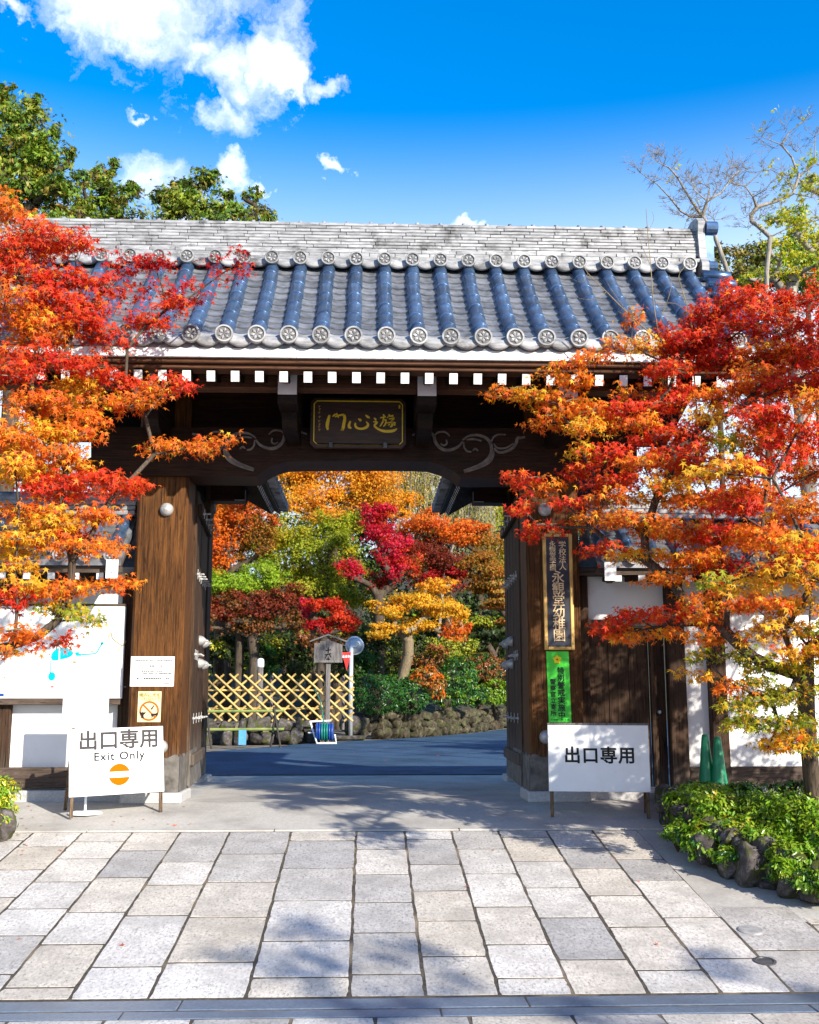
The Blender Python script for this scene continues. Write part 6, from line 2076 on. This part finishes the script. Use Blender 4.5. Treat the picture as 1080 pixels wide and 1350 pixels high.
for lab, cl_ in (('dark evergreen at the far left behind the bamboo fence', [(250, 790, 42, 70, 70, 'DG'), (290, 850, 40, 60, 45, 'DG'), (230, 680, 43, 80, 70, 'DG')]),
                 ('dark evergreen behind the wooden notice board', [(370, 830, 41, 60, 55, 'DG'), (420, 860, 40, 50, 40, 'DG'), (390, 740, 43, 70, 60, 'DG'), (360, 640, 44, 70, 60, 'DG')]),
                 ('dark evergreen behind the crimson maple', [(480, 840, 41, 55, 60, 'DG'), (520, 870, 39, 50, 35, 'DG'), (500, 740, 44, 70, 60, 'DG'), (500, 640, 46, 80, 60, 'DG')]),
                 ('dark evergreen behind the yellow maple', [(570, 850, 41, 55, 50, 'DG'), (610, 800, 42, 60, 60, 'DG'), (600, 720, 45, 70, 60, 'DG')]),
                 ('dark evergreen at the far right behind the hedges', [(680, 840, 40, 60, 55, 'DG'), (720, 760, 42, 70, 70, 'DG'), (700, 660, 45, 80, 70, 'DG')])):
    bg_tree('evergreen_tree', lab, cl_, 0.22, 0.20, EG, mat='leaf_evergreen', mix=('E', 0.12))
US = 'shaded bushes under the garden trees'
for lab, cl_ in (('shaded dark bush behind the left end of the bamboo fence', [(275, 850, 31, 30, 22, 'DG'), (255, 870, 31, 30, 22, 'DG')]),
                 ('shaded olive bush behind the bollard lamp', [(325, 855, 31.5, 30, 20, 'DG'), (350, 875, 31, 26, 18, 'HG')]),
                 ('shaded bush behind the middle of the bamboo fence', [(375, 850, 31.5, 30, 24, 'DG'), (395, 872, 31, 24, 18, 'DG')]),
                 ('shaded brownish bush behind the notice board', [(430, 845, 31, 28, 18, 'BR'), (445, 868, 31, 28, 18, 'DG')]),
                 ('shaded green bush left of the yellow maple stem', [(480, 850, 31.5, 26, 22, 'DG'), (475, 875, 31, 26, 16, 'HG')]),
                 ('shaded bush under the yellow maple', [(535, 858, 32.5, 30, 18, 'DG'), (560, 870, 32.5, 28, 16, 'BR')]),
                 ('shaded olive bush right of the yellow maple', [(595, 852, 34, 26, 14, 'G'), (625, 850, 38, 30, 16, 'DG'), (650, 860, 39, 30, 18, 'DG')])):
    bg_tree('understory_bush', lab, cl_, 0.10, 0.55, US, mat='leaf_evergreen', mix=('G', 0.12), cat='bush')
# slim trunks standing in the shade behind the fence
for (px, Y, r_, lab) in ((297, 33, 0.10, 'slim dark trunk behind the left end of the bamboo fence'), (372, 33, 0.08, 'slim dark trunk between lamp and notice board'), (412, 33.5, 0.10, 'dark trunk just left of the notice board')):
    q = at(px, 900, Y)
    tr_ = MB().tube([(q.x, Y, ZG), (q.x + 0.08, Y, 2.2), (q.x - 0.05, Y + 0.5, 3.8), (q.x + 0.1, Y + 1.8, 5.6), (q.x + 0.1, Y + 3.5, 7.2)], [r_ * 1.3, r_, r_ * 0.85, r_ * 0.6, r_ * 0.3], 9).build('tree_trunk', 'bark', None, True)
    tag(tr_, lab, 'tree trunk', 'bare trunks behind the fence')

HG_ = 'clipped hedges on the stone wall beyond the gate'
shrub('clipped_hedge', 'rounded dark green hedge right of the mirror pole', [(497, 915, 28.4, 36, 27)], 'HG', 75, 0.06, HG_, tpl='oval', mat='leaf_gloss', clipped=True)
shrub('clipped_hedge', 'smaller rounded dark green hedge right of the larger one', [(540, 918, 29.6, 27, 23)], 'HG', 75, 0.06, HG_, clipped=True)
shrub('clipped_hedge', 'orange-tinged rounded bush above the hedges', [(562, 892, 29.6, 20, 15), (576, 905, 29.6, 13, 18)], 'OB', 75, 0.06, HG_, ('O', 0.4), clipped=True)
shrub('clipped_hedge', 'taller bright green bush in front of the pine', [(603, 893, 32.6, 27, 28), (620, 915, 32.8, 24, 16), (590, 920, 31.5, 24, 12)], 'HG', 75, 0.065, HG_, ('S', 0.25), clipped=True)
shrub('clipped_hedge', 'red-brown topped bush beside the right door', [(635, 880, 36, 26, 20), (660, 888, 37, 22, 20)], 'BR', 75, 0.065, HG_, ('HG', 0.3), clipped=True)
shrub('clipped_hedge', 'yellow-green bush low beside the right door', [(650, 912, 36, 22, 18), (675, 915, 37, 22, 18)], 'S', 75, 0.065, HG_, clipped=True)
shrub('clipped_hedge', 'small green bush behind the two rounded hedges', [(535, 893, 30.2, 22, 12)], 'S', 75, 0.06, HG_, ('HG', 0.5), clipped=True)

# wooded hill that closes the view
m = MB()
xs = np.linspace(-60, 60, 25)
prof = [(44, 0.55), (50, 2.5), (60, 6.5), (75, 11), (95, 14), (130, 13)]
vs = [(x, y + 3 * math.sin(x * 0.13), z * (0.82 + 0.18 * math.sin(x * 0.11 + 1)) if z > 1 else z) for (y, z) in prof for x in xs]
w = len(xs)
m.add(vs, [(j * w + i, j * w + i + 1, (j + 1) * w + i + 1, (j + 1) * w + i) for j in range(len(prof) - 1) for i in range(w - 1)])
structure(m.build('hill', 'forest_floor', None, True))

# ------------------------------------------------------------------ trees that show above the roof
RG = 'tall evergreens behind the gate'
bg_tree('evergreen_tree', 'tallest sunlit evergreen above the left end of the roof', [(-40, 200, 24, 45, 70, 'E'), (10, 150, 24, 34, 30, 'E'), (35, 175, 24, 36, 36, 'E'), (15, 215, 24, 46, 36, 'E'), (65, 215, 24, 34, 34, 'E'), (30, 258, 24, 50, 32, 'E'), (85, 252, 24, 36, 30, 'E'), (60, 290, 24, 60, 26, 'E'), (-30, 300, 24, 60, 40, 'E'), (5, 118, 24, 14, 10, 'E'), (48, 137, 24, 12, 14, 'E'), (88, 205, 24, 10, 14, 'E')],
        0.10, 0.40, RG, tpl='needle', mat='leaf_evergreen', mix=('EO', 0.2), r_tip=0.014)
bg_tree('evergreen_tree', 'slender evergreen left of the middle gap above the roof', [(128, 235, 25, 15, 20, 'E'), (150, 222, 25, 11, 12, 'E'), (135, 268, 25, 32, 24, 'E'), (165, 262, 25, 20, 22, 'E'), (160, 292, 25, 36, 18, 'E'), (110, 296, 25, 36, 18, 'E')],
        0.10, 0.42, RG, tpl='needle', mat='leaf_evergreen', mix=('EO', 0.2), r_tip=0.014)
bg_tree('evergreen_tree', 'broad low evergreen above the roof, right of the slender one', [(232, 262, 25.5, 24, 22, 'E'), (265, 242, 25.5, 24, 16, 'E'), (262, 272, 25.5, 40, 18, 'E'), (305, 272, 25.5, 30, 18, 'E'), (335, 258, 25.5, 14, 10, 'E'), (345, 284, 25.5, 22, 10, 'E'), (225, 292, 25.5, 36, 14, 'E'), (300, 294, 25.5, 50, 12, 'E'), (210, 256, 25.5, 10, 8, 'E')],
        0.10, 0.42, RG, tpl='needle', mat='leaf_evergreen', mix=('EO', 0.2), r_tip=0.014)


def twig_tree(name, label, trunk, heads, Y, r_tip, bark, fine, group=None, r_max=0.09, leaves=None, step=0.35, spread=0.3):
    root = tag(empty(name, trunk[0]), label, 'tree', group)
    g = Grow(trunk)
    H = [np.array(at(px, py, Y + rng.normal(0, 0.25))) for px, py in heads]
    g.to(H, 0.07, 0.06, step)
    m = MB()
    g.mesh(m, r_tip, 0.55, r_max, 7)
    m.build('trunk', bark, root, True)
    tw = []
    for h in H:
        for k in range(fine):
            d = rng.normal(0, 1, 3) * np.array([1, 0.7, 0.6]) + np.array([-0.1, 0, 0.75])
            d /= np.linalg.norm(d)
            L = rng.uniform(0.4, 1.0) * spread
            p1 = h + d * L * 0.5 + rng.normal(0, 0.02, 3)
            p2 = h + d * L
            tw.append((h, p1, p2))
            for q in range(3):
                d2 = d + rng.normal(0, 0.55, 3)
                d2 /= np.linalg.norm(d2)
                tw.append((p1, p1 + d2 * L * 0.3, p1 + d2 * L * 0.6))
                tw.append((p2, p2 + d2 * L * 0.2, p2 + d2 * L * 0.42))
    twig_mesh(tw, root, 'bark_twig', r_tip * 0.30)
    if leaves:
        cl = Cloud()
        for (px, py, rx, ry, pal) in leaves:
            c = np.array(at(px, py, Y))
            n = max(5, int(rx * ry * 0.95))
            blob(cl, c, rx * Y / FPX, 0.4, ry * Y / FPX, pal, n, 0.048, 0.2, max(4, n // 10), ('LG', 0.12), 0.25)
        cl.build('crown', 'lobe', 'leaf_maple', root)
    return root


t0_ = at(985, 400, 14.5)
twig_tree('bare_tree', 'bare pale-barked tree with fine twigs above the right end of the roof', [(t0_.x + 0.35, 14.5, ZG), (t0_.x + 0.3, 14.5, 3.0), tuple(at(985, 380, 14.5)), tuple(at(958, 335, 14.5)), tuple(at(930, 298, 14.5))],
          [(868, 214), (884, 224), (872, 236), (893, 246), (905, 238), (912, 262), (886, 264), (930, 244), (946, 232), (962, 222), (938, 262), (966, 240), (925, 282), (900, 285), (905, 292), (952, 262), (845, 228), (878, 208), (975, 225), (915, 250), (942, 290)], 14.5, 0.0065, 'bark_pale', 9, 'leafless and half-leafless trees behind the right wall', 0.06, [(885, 232, 3, 3, 'YG'), (913, 275, 3, 3, 'YG')])
t1_ = at(1003, 400, 15.5)
twig_tree('bare_tree', 'half-bare pale tree with a few yellow leaves at the upper right', [(t1_.x + 0.1, 15.5, ZG), (t1_.x, 15.5, 3.2), tuple(at(1003, 372, 15.5)), tuple(at(1010, 335, 15.5)), tuple(at(1014, 305, 15.5))],
          [(998, 268), (975, 245), (960, 240), (1005, 225), (1020, 195), (1005, 180), (1035, 170), (1050, 200), (1030, 230), (1065, 225), (1075, 180), (1045, 250), (1070, 260), (1090, 220), (985, 260), (1010, 250), (1000, 290), (985, 285), (1030, 275), (1080, 290), (985, 300), (1060, 160)], 15.5, 0.0065, 'bark_pale', 9, 'leafless and half-leafless trees behind the right wall', 0.08,
          [(1010, 158, 4, 4, 'LY'), (1063, 152, 4, 3, 'LY'), (1040, 235, 8, 8, 'LY'), (1068, 210, 10, 8, 'LY'), (1030, 232, 8, 5, 'LY'), (1020, 215, 6, 4, 'LY'), (1050, 290, 20, 14, 'LY'), (1070, 250, 12, 10, 'LY'), (1030, 260, 9, 7, 'LY'), (1008, 300, 8, 5, 'LY')])
bg_tree('yellow_tree', 'yellow-green leafy tree behind the maple at the upper right', [(1040, 285, 18, 26, 14, 'LY'), (1070, 310, 18, 26, 20, 'LY'), (1035, 335, 18, 28, 16, 'LY'), (1075, 350, 18, 28, 18, 'LY'), (1040, 365, 18, 30, 14, 'YG'), (1100, 320, 18, 34, 40, 'LY'), (1005, 365, 18, 20, 10, 'LY'), (1060, 240, 18, 14, 12, 'LY'), (1095, 250, 18, 24, 20, 'LY')], 0.075, 0.5, 'leafless and half-leafless trees behind the right wall', bark='bark_pale', mix=('LG', 0.25), r_tip=0.010)
for lab, cc in (('distant olive tree behind the ridge ornament', [(930, 350, 36, 26, 22, 'EO'), (955, 335, 36, 24, 16, 'EO'), (945, 372, 36, 40, 16, 'EO')]),
                ('distant olive-brown tree behind the bare trunks', [(990, 330, 37, 26, 16, 'EO'), (1010, 355, 37, 34, 20, 'EO'), (980, 370, 37, 40, 18, 'EO')]),
                ('distant green tree at the right edge above the maple', [(1050, 335, 37, 34, 20, 'E'), (1085, 330, 37, 34, 26, 'E'), (1060, 370, 37, 50, 20, 'E')])):
    bg_tree('distant_tree', lab, cc, 0.15, 0.42, 'distant trees behind the right wall', mat='leaf_evergreen', mix=('E', 0.3))
# thin shoots of the right maple that stand against the roof
tw_root = tag(empty('sapling', at(905, 640, 9.15)), 'thin yellowish leafless shoots rising in front of the roof at the right', 'sapling')
m = MB()
for path, r in (([(905, 640), (880, 520), (870, 450), (862, 400), (858, 350), (854, 305), (852, 275)], 0.007), ([(870, 450), (830, 415), (800, 385), (775, 360), (765, 340)], 0.007), ([(920, 560), (912, 450), (905, 400), (895, 365), (905, 350)], 0.007),
                ([(862, 400), (890, 400), (905, 410)], 0.004), ([(800, 385), (780, 395), (760, 392)], 0.003), ([(858, 350), (845, 320), (840, 300)], 0.003), ([(854, 305), (862, 290), (860, 278)], 0.003), ([(880, 520), (850, 440), (815, 410)], 0.005),
                ([(912, 450), (930, 420), (925, 405)], 0.004), ([(775, 360), (768, 372), (750, 366)], 0.002), ([(830, 415), (812, 390), (800, 372)], 0.003), ([(868, 430), (885, 380), (882, 362)], 0.003)):
    pts = [at(px, py, 9.2) for px, py in cr(path, 4)]
    m.tube(pts, list(np.linspace(r, r * 0.35, len(pts))), 5, cap=False)
m.build('trunk', 'bark_twig', tw_root, True)
m = MB()
for k in range(60):
    px, py = rng.choice([852, 858, 800, 770, 840, 895, 905]) + rng.normal(0, 10), rng.uniform(285, 420)
    a = rng.uniform(0, 6.28)
    L = rng.uniform(6, 18)
    m.tube([at(px, py, 9.2), at(px + L * 0.5 * math.cos(a), py - L * 0.5, 9.2), at(px + L * math.cos(a), py - L * 0.9 * abs(math.sin(a)) - 3, 9.22)], [0.0025, 0.002, 0.001], 3, cap=False)
# twigs start on the shoots themselves only where they meet them, so keep them few and short

# ------------------------------------------------------------------ trees outside the picture whose shade falls into it
bx_ = []
for s_ in (4.6, 5.2, 5.65, 7.3):
    y_ = -1.5 + rng.normal(0, 0.35)
    x_ = s_ - 0.75 * y_
    zl = rng.uniform(4.2, 4.6)
    for k in range(int(rng.integers(5, 8))):
        bx_.append((np.array([x_ + rng.normal(0, 0.10), y_ + rng.normal(0, 0.12), zl + 0.24 * k]), rng.uniform(0.12, 0.21), rng.uniform(0.09, 0.14), rng.choice(['R', 'O'])))
maple('maple_tree', 'upright many-stemmed maple behind the viewer whose shadow streaks the paving', [(6.3, -1.7, 0.0), (6.3, -1.7, 1.2), (6.25, -1.65, 2.2)], [], bx_, leaf=0.05, dens=0.55)
bg_tree('evergreen_tree', 'evergreen outside the right edge shading the road inside the gate', [(1480, 640, 13.5, 170, 130, 'E'), (1400, 560, 14.5, 150, 110, 'E'), (1600, 560, 14.5, 170, 150, 'E'), (1350, 690, 14.5, 120, 80, 'E'), (1500, 480, 15, 150, 100, 'E')], 0.18, 0.22, 'trees behind the right wall', tpl='needle', mat='leaf_evergreen')

# ------------------------------------------------------------------ fallen leaves
lv, lf = TPL['maple']
fl_me = []
for nm in ('dead_leaf', 'dead_leaf_brown'):
    for k in range(2):
        mm = MB()
        cup = rng.uniform(0.1, 0.5)
        mm.add([(x, y, 0.04 + cup * (x * x + y * y) + z) for x, y, z in lv], [tuple(f) for f in lf])
        fl_me.append(mm.mesh('fallen_leaf', nm))


def ground_hit(px, py):
    d = px_dir(px, py)
    lo, hi = 2.0, 60.0
    for _ in range(50):
        mid_ = (lo + hi) / 2
        p = EYE + d * mid_
        if p.z > ground_z(p.y):
            lo = mid_
        else:
            hi = mid_
    return EYE + d * lo


def fallen(px, py, me, s, label):
    p = ground_hit(px, py)
    slope = math.atan((ground_z(p.y + 0.05) - ground_z(p.y - 0.05)) / 0.1)
    o = inst('fallen_leaf', me, None, (p.x, p.y, p.z + 0.004), Euler((slope + rng.uniform(-0.15, 0.15), rng.uniform(-0.2, 0.2), rng.uniform(0, 6.28))), (s, s, s))
    if label.startswith('small fallen leaf'):
        label = label.replace('small fallen', 'small red fallen' if 'brown' not in me.materials[0].name else 'small brown fallen')
    tag(o, label, 'leaf', 'fallen leaves on the forecourt')


fallen(162, 1247, fl_me[0], 0.042, 'red fallen leaf on the bright paving at lower left')
fallen(25, 1239, fl_me[0], 0.036, 'red-brown fallen leaf on the paving at the left edge')
fallen(617, 1170, fl_me[0], 0.045, 'red fallen leaf right of the centre paving joint')
fallen(866, 1246, fl_me[0], 0.028, 'red fallen leaf on a pale slab at lower right')
fallen(231, 1089, fl_me[0], 0.045, 'orange fallen leaf on the apron right of the orange-disc sign')
GEN = 'small red or brown fallen leaf lying on the forecourt'
for k in range(26):
    fallen(rng.uniform(5, 90), rng.uniform(1062, 1130), fl_me[rng.integers(4)], rng.uniform(0.022, 0.038), 'small fallen leaf in the scatter at the left end of the forecourt')
for k in range(16):
    fallen(rng.uniform(90, 260), rng.uniform(1062, 1092), fl_me[rng.integers(4)], rng.uniform(0.02, 0.032), 'small fallen leaf in the scatter around the orange-disc sign')
for k in range(14):
    fallen(rng.uniform(760, 1000), rng.uniform(1095, 1200), fl_me[rng.integers(4)], rng.uniform(0.02, 0.032), 'small fallen leaf in the scatter along the right planter')
for k in range(10):
    fallen(rng.uniform(300, 720), rng.uniform(1100, 1300), fl_me[2 + rng.integers(2)], rng.uniform(0.016, 0.026), 'small brown fallen leaf on the middle of the paving')
for k in range(24):
    fallen(rng.uniform(290, 660), rng.uniform(985, 1018), fl_me[rng.integers(4)], rng.uniform(0.03, 0.05), 'small fallen leaf on the dark road inside the gate')
